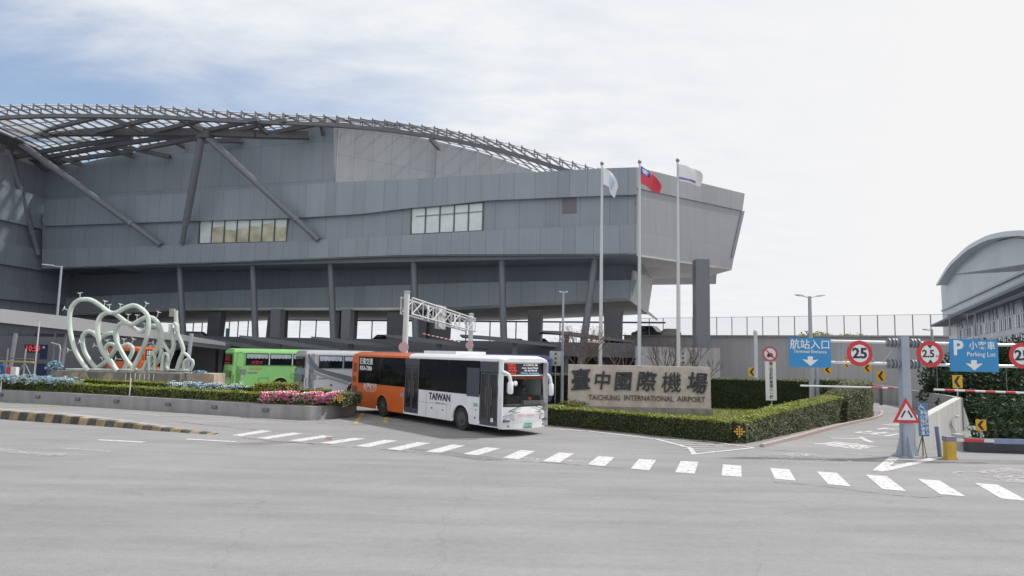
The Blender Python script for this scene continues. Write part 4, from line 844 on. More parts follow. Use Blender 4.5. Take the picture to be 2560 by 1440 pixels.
dn = Vector((NP.d.y, -NP.d.x, 0)); mb = MB(); mb.box(p+dn*.15, (.22, .14, .12), rz=.5); mb.build('housing', sign_white, e); mb = MB(); mb.tube([q, p+dn*.1], .02, 6); mb.build('bracket', steel, e)
mb = MB(); mb.tube([q+dn*.02, NP.hit(2380, 1065, .04), NP.hit(2391, 1086, .04)], .012, 4); mb.build('cable', black, e)
far = []
for (u, vt, vb, Y) in ((2400, 995, 1062, 33.2), (2385, 991, 1045, 36), (2360, 987, 1030, 40), (2327, 982, 1019, 44), (2272, 974, 1009, 49), (2225, 966, 1004, 53), (2170, 960, 1000, 57)):
    p = D(u, vt, Y); far.append((p.x, p.y, min(D(u, vb, Y).z-.3, 0), p.z))
wallpath('ramp_parapet', far, .25, concrete, label='curved grey concrete parapet on the far side of the ramp bend', cat='wall')
b = D(2203, 1007, 51); rod('ramp_post', (b.x, b.y, 0), (b.x, b.y, D(2203, 968, 51).z), .11, .11, dark_metal, None, label='short dark post on the ramp bend just right of the tall hedge', cat='post')
# ---------------------------------------------------------------- chevrons
def chevron(u, v, w_, h_, Y, label, left=True, post=False, yaw=0, cut=False):
    c = D(u, v, Y); s = w_/2; e = empty('chevron_sign', (c.x, c.y, c.z-h_/2), label, 'road sign', 'yellow and black chevron signs')
    R = Matrix.Rotation(yaw, 3, 'Z'); T_ = lambda x, y, z: c + R @ Vector((x, y, z))
    mb = MB(); mb.prism([T_(-s, 0, -h_/2), T_(s, 0, -h_/2), T_(s, 0, h_/2), T_(-s, 0, h_/2)], R @ Vector((0, .02, 0))); mb.build('panel', yellow, e)
    k = -1 if left else 1; x = lambda q: q*s*k
    pts = [T_(x(-.55), -.006, h_*.42), T_(x(.0), -.006, h_*.42), T_(x(.75), -.006, 0), T_(x(.0), -.006, -h_*.42), T_(x(-.55), -.006, -h_*.42), T_(x(.1), -.006, 0)]
    mb = MB(); mb.prism(pts if k < 0 else pts[::-1], R @ Vector((0, .004, 0))); mb.build('arrow_mark', sign_black, e)
    if post: mb = MB(); mb.tube([Vector((c.x, c.y+.04, c.z-h_/2-post)), Vector((c.x, c.y+.04, c.z))], .03, 6); mb.build('post', galv, e)
chevron(1881, 930, .62, .72, 53.5, 'yellow chevron sign by the round-topped post, partly hidden behind it')
chevron(2070, 924, .72, .66, 58, 'yellow chevron sign peeping out below the right corner of the blue entrance sign')
chevron(2116, 905, .4, 1.0, 57.5, 'narrow yellow chevron sign just left of the round 25 sign')
chevron(2169, 920, .7, .7, 57, 'yellow chevron sign just under the left 25 sign')
chevron(2203, 940, .75, .92, 56, 'yellow chevron sign on the retaining wall right of the tall hedge end', post=.2)
chevron(2394, 954, .50, .66, 34, 'yellow chevron sign on a post over the ramp wall below the P sign', post=.5)
chevron(2453, 1063, .42, .44, 27.2, 'yellow chevron sign in the shade of the dark bushes above the barrier arm', post=1.0)
def checker(u, v, w_, Y, label):
    c = D(u, v, Y); e = empty('checker_marker', (c.x, c.y, c.z-w_*.7), label, 'road marker', 'diamond chequered markers'); n = 5; q = w_/n
    for i in range(n):
        for j in range(n):
            x = (i-(n-1)/2)*q; z = (j-(n-1)/2)*q; mb = MB(); X = (x-z)*.707; Z_ = (x+z)*.707; h = q*.707*.98
            mb.prism([c+Vector((X-h, -.01, Z_)), c+Vector((X, -.01, Z_-h)), c+Vector((X+h, -.01, Z_)), c+Vector((X, -.01, Z_+h))], (0, .02, 0)); mb.build('square', yellow if (i+j) % 2 == 0 else sign_black, e)
checker(1848.5, 1079, .31, 25.4, 'black and yellow chequered diamond marker on the low hedge corner'); checker(850, 995, .34, 31.0, 'black and yellow chequered diamond marker by the pink flowers')

# ---------------------------------------------------------------- no-taxi sign
Yt = 38.5; c = D(1925, 885, Yt); e = empty('no_entry_sign', (c.x, Yt, 0), 'round no taxi sign over a tall white board with black characters by the hedge', 'road sign')
mb = MB(); mb.lathe([(0, 0), (.46, 0), (.46, .02), (0, .02)], c, 'Y', 36); mb.build('rim', mat('faded red', (.50, .10, .15), .5), e); mb = MB(); mb.lathe([(0, -.006), (.33, -.006), (.33, -.001), (0, -.001)], c, 'Y', 36); mb.build('face', sign_white, e)
mb = MB(); mb.box(c+Vector((.0, -.012, -.09)), (.36, .006, .13)); mb.box(c+Vector((.0, -.012, .01)), (.24, .006, .10)); mb.box(c+Vector((-.11, -.012, -.17)), (.08, .006, .06)); mb.box(c+Vector((.11, -.012, -.17)), (.08, .006, .06)); mb.build('car_symbol', sign_black, e)
mb = MB(); mb.bar(c+Vector((-.26, -.02, .26)), c+Vector((.26, -.02, -.26)), .07, .006, up=Vector((0, 1, 0))); mb.build('slash', MATS['faded red'], e)
t = D(1927, 904, Yt); b = D(1927, 1001, Yt); w_ = D(1941, 950, Yt).x-D(1914, 950, Yt).x; mb = MB(); mb.box(((t+b)/2), (w_, .03, t.z-b.z), ry=-.015); mb.build('panel', sign_white, e)
for i, ch in enumerate('禁止空計程車進入一樓'):
    text(ch, Vector((c.x+.04, Yt-.025, t.z-.13-i*(t.z-b.z-.1)/10)), .225, sign_black, e, extrude=.003, bold=.003)
mb = MB(); mb.tube([(c.x+.1, Yt+.06, 0), (c.x+.02, Yt+.06, c.z)], .04, 8); mb.build('post', galv, e)
# ---------------------------------------------------------------- white boards behind the bus and behind the flagpoles
for u, v, w_, h_, Y, lab, col in ((1389, 896, .80, .98, 44, 'white board with dark characters on a stick right of the bus front', 1), (1707, 895, .45, .85, 44.5, 'narrow white board seen past the right flagpole', 0)):
    c = D(u, v, Y); e = empty('notice_board', (c.x, Y, 0), lab, 'sign', 'white notice boards'); mb = MB(); mb.box(c, (w_, .04, h_)); mb.build('panel', mat('grey white board', (.52, .53, .52), .6), e)
    for k in range(3):
        mb = MB(); mb.prism([c+Vector((x, -.03, z-.3*(k-1))) for x, z in ((-.06, -.07), (.06, -.07), (.1, .02), (0, .09), (-.1, .02))], (0, .008, 0)); mb.build('mark', dark_metal, e)
    mb = MB(); mb.tube([(c.x, Y+.04, 0), (c.x, Y+.04, c.z)], .04, 6); mb.build('post', galv, e)
# ---------------------------------------------------------------- buses
tint_glass = mat('tinted side glass', (.010, .013, .017), .05, spec=.38, var=.5, vscale=1.2, bump=.05, bscale=1.3)  # colour mottling stands in for uneven reflections in the glass
orange = mat('bus orange', (.62, .135, .035), .28, var=.03, coat=.3)
bwhite = mat('bus white', (.76, .775, .80), .28, var=.03, coat=.3, stain=.04)
bgreen = mat('coach green', (.26, .56, .20), .3, var=.04, coat=.3)
bsilver = mat('coach silver white', (.50, .51, .55), .3, metal=.15, var=.04, coat=.3)
bslate = mat('coach slate', (.12, .14, .17), .35, coat=.2)
bblue = mat('coach blue', (.04, .07, .20), .3, coat=.3)
dash_m = mat('dashboard grey', (.20, .21, .21), .7)
underm = mat('underbody black', (.012, .012, .014), .8)
rimm = mat('wheel rim', (.10, .10, .105), .4, metal=.4); rim_bright = mat('bright wheel rim', (.5, .5, .52), .3, metal=.6)
side_glass = glass_mat('smoked bus glass', (.30, .33, .33), .35, .03, (.012, .015, .018)); ws_glass = glass_mat('windscreen glass', (.80, .86, .84), .16, .03, (.02, .025, .025))
lamp_glass = mat('headlamp glass', (.55, .57, .60), .08, spec=.9, coat=.5)
led_red = mat('red led', (.75, .06, .06), .5, emit=.7); led_w = mat('white led', (.75, .78, .80), .5, emit=.6); led_b = mat('blue led', (.25, .5, .85), .5, emit=.7)
tail_red = mat('tail lamp', (.45, .03, .03), .2)
def wheel(x, y, r, parent, side, rim):
    mb = MB(); w_ = .26; s = side
    mb.lathe([(r*.60, -.02*s), (r*.93, 0), (r, -.05*s), (r, -(w_-.04)*s), (r*.9, -w_*s), (r*.3, -w_*s)], (x, y, r), 'Y', 28); o = mb.build('wheel', rubber, parent, smooth=True)
    mb = MB(); mb.lathe([(r*.62, .0), (r*.60, -.03*s), (r*.42, -.07*s), (r*.40, -.02*s), (r*.22, .02*s), (r*.20, .05*s), (0, .06*s)], (x, y, r), 'Y', 28)
    for k in range(8): a = k*pi/4; mb.lathe([(.0, .02*s), (.022, .015*s), (.022, -.05*s)], (x+r*.31*cos(a), y, r+r*.31*sin(a)), 'Y', 6)
    mb.build('rim', rim, o, smooth=True); return o
def bus_shell(e, L, W, H_, skirt, z_win, z_wtop, wheels, r, colfun, body_m, win, near_doors=(), front_full=True, pane_gap=.05, wr=rimm, roof_split=None, win_col=tint_glass, both=True, belt_m=None):
    """coach body: x forward (front at 0), sides at y=+-W/2. colfun(x) -> material index of body_m"""
    hw = W/2
    # lower flanks with wheel arches, cut into panels by colour
    ra = r*1.22
    cuts = sorted(set([0.0, -L] + [x for x in colfun]))
    for sd in (-1, 1):
        doors = near_doors if sd < 0 else ()
        spans = []; xs = [-L, 0.0] + [d for dd in doors for d in dd] + list(colfun); xs = sorted(set(xs))
        for a, b in zip(xs[:-1], xs[1:]):
            if any(d0 <= a and b <= d1 for d0, d1 in doors): continue
            mi = sum(1 for c in colfun if a >= c-1e-6)
            x1 = b; x0 = a; pts = [(x0, z_win), (x0, skirt)]; 
            for wx in sorted(wheels):
                if x0 < wx-ra and wx+ra < x1+1e-6:
                    pts += [(wx+ra*cos(t), max(skirt, r+ra*sin(t))) for t in [pi+pi*.0-k*pi/14 for k in range(15)] if True]
            pts += [(x1, skirt), (x1, z_win)]
            # polygon is concave at arches: build it as vertical strips instead
            mb = MB(); n = max(2, int((x1-x0)/.08))
            def zlow(x):
                z = skirt
                for wx in wheels:
                    if abs(x-wx) < ra: z = max(z, r+sqrt(ra*ra-(x-wx)**2))
                return z
            X = sorted(set([x0+(x1-x0)*k/n for k in range(n+1)] + [q for wx in wheels for q in (wx-ra, wx+ra) if x0 < q < x1]))
            for p, q in zip(X[:-1], X[1:]):
                m1, m2 = zlow(p+1e-4), zlow(q-1e-4); y = sd*hw
                mb.face([(p, y, m1), (q, y, m2), (q, y, z_win), (p, y, z_win)][::(1 if sd < 0 else -1)]); mb.face([(p, y-sd*.05, m1), (q, y-sd*.05, m2), (q, y, m2), (p, y, m1)])
            mb.build('side_panel', body_m[mi], e)
        for wx in wheels:
            mb = MB(); P = [Vector((wx+ra*cos(t), sd*(hw+.012), max(skirt, r+ra*sin(t)))) for t in [k*pi/18-.15 for k in range(21)]]
            mb.tube(P, .022, 6); mb.build('arch_trim', body_m[sum(1 for c in colfun if wx >= c)] if belt_m is None else belt_m, e)
            mb = MB(); mb.prism([Vector((wx+(ra+.01)*cos(t), sd*(hw-.06), r+(ra+.01)*sin(t))) for t in [k*pi/14 for k in range(15)]] + [Vector((wx-ra, sd*(hw-.06), skirt)), Vector((wx+ra, sd*(hw-.06), skirt))], (0, -sd*.3, 0)); mb.build('wheel_well', underm, e)
            wheel(wx, sd*(hw-.04), r, e, sd, wr)
    mb = MB(); mb.box((-L/2, 0, (skirt+.12+z_win)/2), (L-.3, W-.7, z_win-skirt-.12)); mb.build('underbody', underm, e)
    # upper side with windows
    return
def orange_bus(loc, yaw, label, full=True):
    e = empty('city_bus', (0, 0, 0), label, 'bus', 'orange and white city buses')
    L, W, hw = 12.75, 2.5, 1.25; sk, zw, zt, r = .34, 1.58, 2.97, .49
    bus_shell(e, L, W, 3.2, sk, zw, zt, (-2.72, -9.40), r, (-7.36,), [orange, bwhite], None, near_doors=((-7.34, -6.08), (-1.46, -.28)))
    def quad(name, x0, x1, z0, z1, m, y=-hw-.006, parent=e, th=.012):
        mb = MB(); mb.box(((x0+x1)/2, y+th/2 if y < 0 else y-th/2, (z0+z1)/2), (x1-x0, th, z1-z0)); return mb.build(name, m, parent)
    # core above the belt (dark window band) and roof
    for k_ in range(11):
        for sd in (-1, 1):
            x_ = -11.6+k_*.92
            if sd < 0 and (-7.6 < x_ < -5.8): continue
            mb = MB(); R_ = []
            for z_, w_ in ((1.5, .40), (1.95, .40), (2.08, .32), (2.12, .2)): R_.append([(x_+dx, sd*.72+dy*w_, z_) for dx, dy in ((-.05, -1), (.05, -1), (.05, 1), (-.05, 1))])
            mb.rings(R_); mb.build('seat', mat('blue seat cloth', (.05, .10, .22), .9), e)
    for x_ in (-7.3, -6.1, -3.9, -1.6): mb = MB(); mb.tube([(x_, -.55, 1.5), (x_, -.55, 3.0)], .018, 6); mb.build('grab_pole', mat('yellow rail', (.55, .40, .04), .4), e)
    for sd in (-1, 1):
        for x_ in ((-9.70, -3.78) if sd < 0 else tuple(-12.0+k*1.95-.025 for k in range(1, 7))): mb = MB(); mb.box((x_, sd*(hw-.03), (zw+zt)/2), (.07, .05, zt-zw)); mb.build('window_post', black, e)
        mb = MB(); mb.box((-6.9, sd*(hw-.06), zt-.10), (10.2, .04, .2)); mb.build('cove_panel', dash_m, e)
    for sd in (-1, 1):
        y = sd*(hw+.004)
        panes = ((-12.02, -9.72), (-9.68, -7.36), (-6.06, -3.80), (-3.76, -1.50)) if sd < 0 else tuple((-12.0+k*1.95, -12.0+k*1.95+1.9) for k in range(6))
        for a, b in panes: quad('window', a, b, zw+.01, zt, side_glass, y)
        if sd > 0: quad('cab_side_window', -.95, -.32, zw+.01, zt, tint_glass, y); quad('cab_side', -1.55, -.0, zw, zt, bwhite, sd*(hw-.006))
    quad('rear_pillar', -L, -12.04, sk, 3.0, orange, -hw-.002, th=.03); quad('rear_pillar', -L, -12.04, sk, 3.0, orange, hw+.002, th=.03)
    for z0, z1, x0, x1 in ((2.15, 2.62, -12.58, -12.22), (1.62, 1.92, -12.62, -12.3), (1.02, 1.38, -12.62, -12.1), (.62, .95, -12.62, -12.1)): quad('vent_grille', x0, x1, z0, z1, mat('rust vent', (.22, .07, .045), .6), -hw-.02)
    quad('front_pillar', -.27, -.02, sk, zt+.02, bwhite, -hw-.0, th=.06)
    quad('door_header', -1.46, -.26, 2.52, zt+.01, mat('slate panel', (.05, .062, .085), .3), -hw+.0, th=.04); quad('door_header', -7.34, -6.08, 2.62, zt+.01, MATS['slate panel'], -hw, th=.04)
    quad('dark_panel', -2.35, -1.48, zw-.1, zt-.3, MATS['slate panel'], -hw-.014)
    # doors: two leaves with glass
    for x0, x1, zb0, zt0 in ((-7.32, -6.10, .42, 2.6), (-1.44, -.28, .38, 2.5)):
        quad('door_step', x0, x1, sk, zb0, bwhite, -hw+.0, th=.04)
        mb = MB(); mb.box(((x0+x1)/2, -hw+.35, (zb0+zt0)/2), (x1-x0, .02, zt0-zb0)); mb.build('doorway_dark', underm, e)
        w_ = (x1-x0)/2
        for k in (0, 1):
            a = x0+k*w_+.015; b = a+w_-.03; d = MB(); fr = .07
            d.box((a+fr/2, -hw+.03, (zb0+zt0)/2), (fr, .05, zt0-zb0)); d.box((b-fr/2, -hw+.03, (zb0+zt0)/2), (fr, .05, zt0-zb0)); d.box(((a+b)/2, -hw+.03, zt0-fr/2), (b-a-2*fr, .05, fr)); d.box(((a+b)/2, -hw+.03, zb0+.12), (b-a-2*fr, .05, .24)); dl = d.build('door', mat('door frame slate', (.06, .07, .09), .35), e)
            g_ = MB(); g_.box(((a+b)/2, -hw+.03, (zb0+.24+zt0-fr)/2), (b-a-2*fr, .02, zt0-zb0-.24-fr)); g_.build('door_glass', mat('door glass', (.03, .028, .03), .06, spec=.45, var=.7, vscale=2.5), dl)  # mottled pane colour imitates reflections in the doors
            h_ = MB(); h_.tube([((a+b)/2+.12*(1-2*k), -hw-.01, 1.2), ((a+b)/2+.12*(1-2*k), -hw-.01, 1.9)], .010, 6); h_.build('grab_rail', steel, dl)
    mb = MB(); mb.box((-.62, -hw-.006, .62), (.16, .006, .16)); mb.build('door_sticker', sign_white, e)
    # roof
    xs = [-L, -L+.08, -L+.3, -10, -7.0, -6.6, -3, -.35, -.12, -.02]
    ins = [.25, .1, 0, 0, 0, 0, 0, 0, .08, .22]
    def rr(x, i):
        a = hw-.0-i*.25; t = 3.22-i*.5; return [(x, -a, zt-.02), (x, a, zt-.02), (x, a, zt+.09), (x, a-.09, t-.07), (x, a-.35, t), (x, -a+.35, t), (x, -a+.09, t-.07), (x, -a, zt+.09)]
    for nm, i0, i1, m in (('roof_rear', 0, 4, orange), ('roof', 4, 9, bwhite)):
        mb = MB(); mb.rings([rr(xs[k], ins[k]) for k in range(i0, i1+1)]); mb.build(nm, m, e, smooth=True)
    mb = MB(); mb.box((-5.2, .1, 3.27), (2.6, 1.7, .16)); mb.build('roof_unit', bwhite, e)
    # rear
    mb = MB(); mb.box((-L+.02, 0, (sk+3.0)/2), (.05, W-.05, 3.0-sk)); mb.build('rear_panel', orange, e); mb = MB(); mb.box((-L-.015, 0, 2.45), (.03, 1.9, .8)); mb.build('rear_window', tint_glass, e)
    # front: curved in plan, leaning
    def fx(y, z): 
        k = abs(y)/hw; return .10-.30*k**3.2-(.10*max(0, z-1.15))
    def fpatch(name, z0, z1, m, y0=-hw, y1=hw, ny=16, nz=5, dx=0, bulge=0):
        mb = MB(); vs = [[Vector((fx(y0+(y1-y0)*j/ny, z0+(z1-z0)*i/nz)+dx+bulge*sin(pi*i/nz), y0+(y1-y0)*j/ny, z0+(z1-z0)*i/nz)) for j in range(ny+1)] for i in range(nz+1)]
        for i in range(nz):
            for j in range(ny): mb.face([vs[i][j], vs[i][j+1], vs[i+1][j+1], vs[i+1][j]])
        o = mb.build(name, m, e); bm = bmesh.new(); bm.from_mesh(o.data); bmesh.ops.remove_doubles(bm, verts=bm.verts, dist=.0005); bmesh.ops.recalc_face_normals(bm, faces=bm.faces)
        for f_ in bm.faces: f_.smooth = True
        bm.to_mesh(o.data); bm.free(); return o
    fpatch('front_panel', .30, 1.17, bwhite, bulge=.05); fpatch('windscreen', 1.22, 2.40, ws_glass, -hw+.07, hw-.07, dx=-.01); fpatch('display_panel', 2.44, 2.90, mat('display black', (.015, .018, .022), .25), dx=-.01); fpatch('windscreen_trim', 2.40, 2.445, bwhite, dx=.012); fpatch('windscreen_sill', 1.17, 1.225, black, dx=.005)
    fpatch('bumper', .30, .52, bwhite, dx=.05, nz=3); fpatch('front_cap', 2.90, 3.02, bwhite, dx=-.005, nz=2)
    for s in (-1, 1): fpatch('windscreen_pillar', 1.2, 2.42, bwhite, *((-hw, -hw+.10) if s < 0 else (hw-.10, hw)), ny=2, dx=.006)
    mb = MB(); mb.box((.115, 0, .95), (.02, 1.5, .02)); mb.build('grille_line', steel, e)
    # lamps, plate, wipers, mirrors
    for s in (-1, 1):
        yc = s*.93; P = [Vector((fx(y, z)+.055, y, z)) for y, z in ((yc-.24, .66), (yc+.24, .66), (yc+.22, .86), (yc-.16*s-.02, .88), (yc-.24, .80))]
        mb = MB(); mb.prism(P, (.012, 0, 0)); hl = mb.build('headlamp', lamp_glass, e); mb = MB(); mb.tube(P+[P[0]], .014, 5); mb.build('lamp_rim', steel, hl)
        mb = MB(); mb.lathe([(0, .02), (.05, .02), (.05, 0)], (fx(s*.95, .42)+.06, s*.95, .42), 'X', 12); mb.build('fog_lamp', steel, e)
        a = Vector((fx(s*.3, 1.22)+.04, s*.25, 1.23)); b = Vector((fx(s*.85, 1.05)+.09, s*.95, 1.02)); mb = MB(); mb.tube([a, b], .014, 5); mb.tube([b+Vector((0, -s*.3, -.0)), b+Vector((0, s*.05, -.03))], .012, 5); mb.build('wiper', black, e)
    plate = MB(); plate.box((.175, .0, .42), (.012, .40, .19)); pl_ = plate.build('number_plate', mat('plate green', (.10, .36, .33), .5), e); text('KKA-7386', (.184, 0, .42), .095, sign_white, e, rz=pi/2, extrude=.002, world=False)
    text('台灣好行 TAIWAN TRIP', (.165, 0, .83), .12, mat('pink lettering', (.66, .30, .34), .5), e, rz=pi/2, extrude=.002, world=False)
    # right mirror (near side) with white arm, left mirror
    for s in (-1, 1):
        p = [Vector((-.05, s*(hw-.0), 2.95)), Vector((.05, s*(hw+.02), 2.72))] if s < 0 else []
        mb = MB(); zz = 2.55 if s < 0 else 2.42; mb.tube(catmull([(-.02, s*(hw-.05), zz), (.12 if s < 0 else .0, s*(hw+.02) if s > 0 else -hw+.0, zz-.0), (.26 if s < 0 else .06, s*(hw+.06) if s > 0 else -hw+.12, zz-.12), (.30 if s < 0 else .10, s*(hw+.08) if s > 0 else -hw+.16, zz-.36)], 4), [.07]*13, 8); mi_ = mb.build('mirror_arm', bwhite, e, smooth=True)
        yy = (hw+.08) if s > 0 else (-hw+.16); mb = MB(); R_ = []
        for z_, k in ((zz-.32, .6), (zz-.4, 1), (zz-.78, 1), (zz-.84, .75)): R_.append([((.30 if s < 0 else .10)+.09*k*cos(t), yy+.13*k*sin(t), z_) for t in [q*pi/6 for q in range(12)]])
        mb.rings(R_); mb.build('mirror', bwhite, mi_, smooth=True); mb = MB(); mb.box((.205 if s < 0 else .005, yy, zz-.6), (.01, .2, .36)); mb.build('mirror_glass', lamp_glass, mi_)
    mb = MB(); mb.lathe([(0, -.02), (.10, -.02), (.10, .03), (.05, .05)], (.28, -hw+.42, 2.12), 'X', 14); mb.build('round_mirror', bwhite, e); mb = MB(); mb.tube([(-.1, -hw-.01, 2.55), (-.12, -hw-.01, 2.95)], .05, 8); mb.build('bracket', bwhite, e)
    # display
    for i, (t_, y, z, m, s) in enumerate((('台灣好行', -.72, 2.83, led_red, .115), ('301 台中航空站  高鐵', .3, 2.83, led_w, .085), ('巨業交通', -.72, 2.72, led_red, .10), ('Airport - Gaomei Wetlands', .28, 2.72, led_w, .08), ('台中火車站', -.70, 2.61, led_red, .095), ('清水 沙鹿  靜宜大學', .3, 2.61, led_w, .08), ('Taichung', -.7, 2.51, led_red, .10), ('THSR Station  www.taiwantrip.tw', .25, 2.51, led_b, .075))):
        text(t_, (fx(0, z)+.012-.02, y, z), s, m, e, rz=pi/2, extrude=.002, world=False)
    # cab interior and driver
    mb = MB(); mb.box((-.28, .12, 1.12), (.5, 2.1, .28)); mb.box((-.10, .45, 1.3), (.2, 1.1, .18)); mb.build('dashboard', dash_m, e); mb = MB(); mb.tube([(-.55+.0+.1*sin(t)*.5, .62+.22*cos(t), 1.42+.2*sin(t)) for t in [k*pi/8 for k in range(17)]], .016, 6); mb.build('steering_wheel', black, e)
    mb = MB(); mb.box((-.95, .62, 1.45), (.12, .5, .75)); mb.box((-.78, .62, 1.05), (.45, .5, .14)); mb.build('driver_seat', mat('seat cloth', (.05, .05, .08), .9), e)
    mb = MB(); mb.box((-1.5, 0, 1.2), (.06, 2.3, 1.6)); mb.box((-.75, 0, .62), (1.6, 2.3, .06)); mb.build('cab_wall', mat('cab dark', (.06, .085, .07), .8, var=.5, vscale=3), e); mb = MB(); mb.box((-.25, .15, 2.33), (.06, 1.9, .14)); mb.build('sun_blind', mat('orange blind', (.5, .12, .04), .7), e)  # greenish mottled cab colour stands in for reflections in the windscreen
    mb = MB(); mb.lathe([(0, .04), (.08, .02), (.08, -.02), (0, -.04)], (-.05, -.1+.35, 1.46), 'X', 10); mb.build('red_ornament', red, e)
    # lettering
    text('TAIWAN', (-4.35, -hw-.012, 1.29), .43, sign_black, e, extrude=.003, bold=.012, world=False, sx=.98)
    text('THE HEART OF ASIA', (-4.3, -hw-.012, 1.03), .075, steel, e, extrude=.002, world=False)
    text('台灣好行', (-10.7, -hw-.012, 1.41), .36, sign_white, e, extrude=.003, bold=.006, world=False); text('Taiwan Tourist Shuttle', (-10.7, -hw-.012, 1.21), .11, sign_white, e, extrude=.002, world=False)
    text('巨業交通', (-11.2, -hw-.024, 2.70), .36, sign_white, e, extrude=.003, bold=.006, world=False); text('KKA-7386', (-11.2, -hw-.024, 2.36), .30, sign_white, e, extrude=.003, bold=.012, world=False)
    quad('blue_sticker', -7.66, -7.46, 1.12, 1.3, mat('sticker blue', (.15, .35, .45), .5), -hw-.008); quad('green_sticker', -1.86, -1.56, 1.08, 1.22, mat('sticker teal', (.22, .45, .46), .5), -hw-.008)
    for x, z, s in ((-4.95, .78, .10), (-4.1, .75, .09), (-1.75, .62, .1), (-1.7, .95, .07)): quad('hatch_lock', x-s/2, x+s/2, z-s*.35, z+s*.35, dark_metal, -hw-.01)
    for x in (-5.4, -3.8): quad('panel_seam', x-.008, x+.008, sk, 1.5, steel, -hw-.003)
    quad('panel_seam', -6.06, -3.45, 1.0, 1.012, steel, -hw-.003); quad('belt_trim', -6.06, -1.5, zw-.03, zw+.0, black, -hw-.01); quad('belt_trim', -12.0, -7.36, zw-.03, zw, orange, -hw-.01)
    e.location = loc; e.rotation_euler.z = yaw; return e
yawb = -.863; bus = orange_bus((0, 0, 0), 0, 'orange and white city bus turning out beside the planter, TAIWAN lettering on its side')
C = Vector((-.29, 26.46, 0)); by = Vector((-sin(yawb), cos(yawb), 0)); bus.location = C+by*1.25; bus.rotation_euler.z = yawb
# driver
def skin_person(name, joints, edges, parent_loc, label, cloth, skinm, rz=0, head=None, hair=None, extra=()):
    me = bpy.data.meshes.new(name); me.from_pydata([j[0] for j in joints], edges, []); o = bpy.data.objects.new(name, me); COL.objects.link(o); o.location = parent_loc; o.rotation_euler.z = rz
    sk_ = o.modifiers.new('skin', 'SKIN'); 
    for v, j in zip(me.skin_vertices[0].data, joints): v.radius = (j[1], j[1]*(j[2] if len(j) > 2 else 1))
    me.skin_vertices[0].data[0].use_root = True; sb = o.modifiers.new('sub', 'SUBSURF'); sb.levels = sb.render_levels = 2
    me.materials.append(cloth)
    bpy.context.view_layer.update(); dg = bpy.context.evaluated_depsgraph_get(); me2 = bpy.data.meshes.new_from_object(o.evaluated_get(dg)); o.modifiers.clear(); o.data = me2; me2.materials.clear(); me2.materials.append(cloth); me2.materials.append(skinm)
    for p in me2.polygons:
        p.use_smooth = True; c = p.center
        if any((c-Vector(h[0])).length < h[1] for h in extra): p.material_index = 1
    tag(o, label, 'person'); 
    if hair:
        mb = MB(); R_ = []
        for k, (rr_, zz_) in enumerate(((.105, -.02), (.115, .04), (.10, .09), (.06, .125), (.01, .135))): R_.append([(hair[0]-.012+rr_*cos(t)*1.05, hair[1]+rr_*sin(t)*.9, hair[2]+zz_) for t in [q*pi/7 for q in range(14)]])
        mb.rings(R_); h = mb.build('hair', mat('black hair', (.015, .013, .012), .6), None, base=False, smooth='all'); h.parent = o
    return o
skin_m = mat('skin', (.50, .31, .23), .55)
def person_joints(seat=False):
    if seat: return [((0, 0, 0), .15, .8), ((.02, 0, .25), .16, .75), ((.02, 0, .48), .15, .7), ((.03, 0, .58), .055), ((.05, 0, .70), .095, 1.1), ((.05, 0, .80), .08),
        ((.02, .20, .50), .065), ((.18, .27, .28), .05), ((.42, .16, .36), .038), ((.50, .12, .40), .032), ((.02, -.20, .50), .065), ((.18, -.27, .28), .05), ((.42, -.16, .36), .038), ((.50, -.12, .40), .032),
        ((.1, .1, -.02), .09), ((.48, .12, 0), .07), ((.5, .12, -.4), .05), ((.62, .12, -.46), .04), ((.1, -.1, -.02), .09), ((.48, -.12, 0), .07), ((.5, -.12, -.4), .05), ((.62, -.12, -.46), .04)]
PE = [(0, 1), (1, 2), (2, 3), (3, 4), (4, 5), (2, 6), (6, 7), (7, 8), (8, 9), (2, 10), (10, 11), (11, 12), (12, 13), (0, 14), (14, 15), (15, 16), (16, 17), (0, 18), (18, 19), (19, 20), (20, 21)]
ca, sa = cos(yawb), sin(yawb); dl = Vector((-.88, .62, 1.12)); dw = bus.location+Vector((ca*dl.x-sa*dl.y, sa*dl.x+ca*dl.y, dl.z))
drv = skin_person('person', person_joints(True), PE, dw, 'driver in a dark shirt seated behind the windscreen of the orange and white bus', mat('dark shirt', (.10, .13, .19), .85), skin_m, rz=yawb, hair=(.05, 0, .74), extra=[((.05, 0, .74), .12), ((.48, .12, .4), .08), ((.48, -.12, .4), .08)])
# second orange bus far behind the hearts
def place_tree(src, loc, rz, label, group):
    r_ = copy_tree(src); r_.location = loc; r_.rotation_euler.z = rz; r_['label'] = label; return r_
_p = D(352, 900, 52); _y = radians(95); far_bus = place_tree(bus, Vector((_p.x, _p.y, 0))+Vector((cos(_y), sin(_y), 0))*12.75+Vector((-sin(_y), cos(_y), 0))*1.25, _y, 'orange bus parked far behind the heart sculpture, mostly hidden', None)

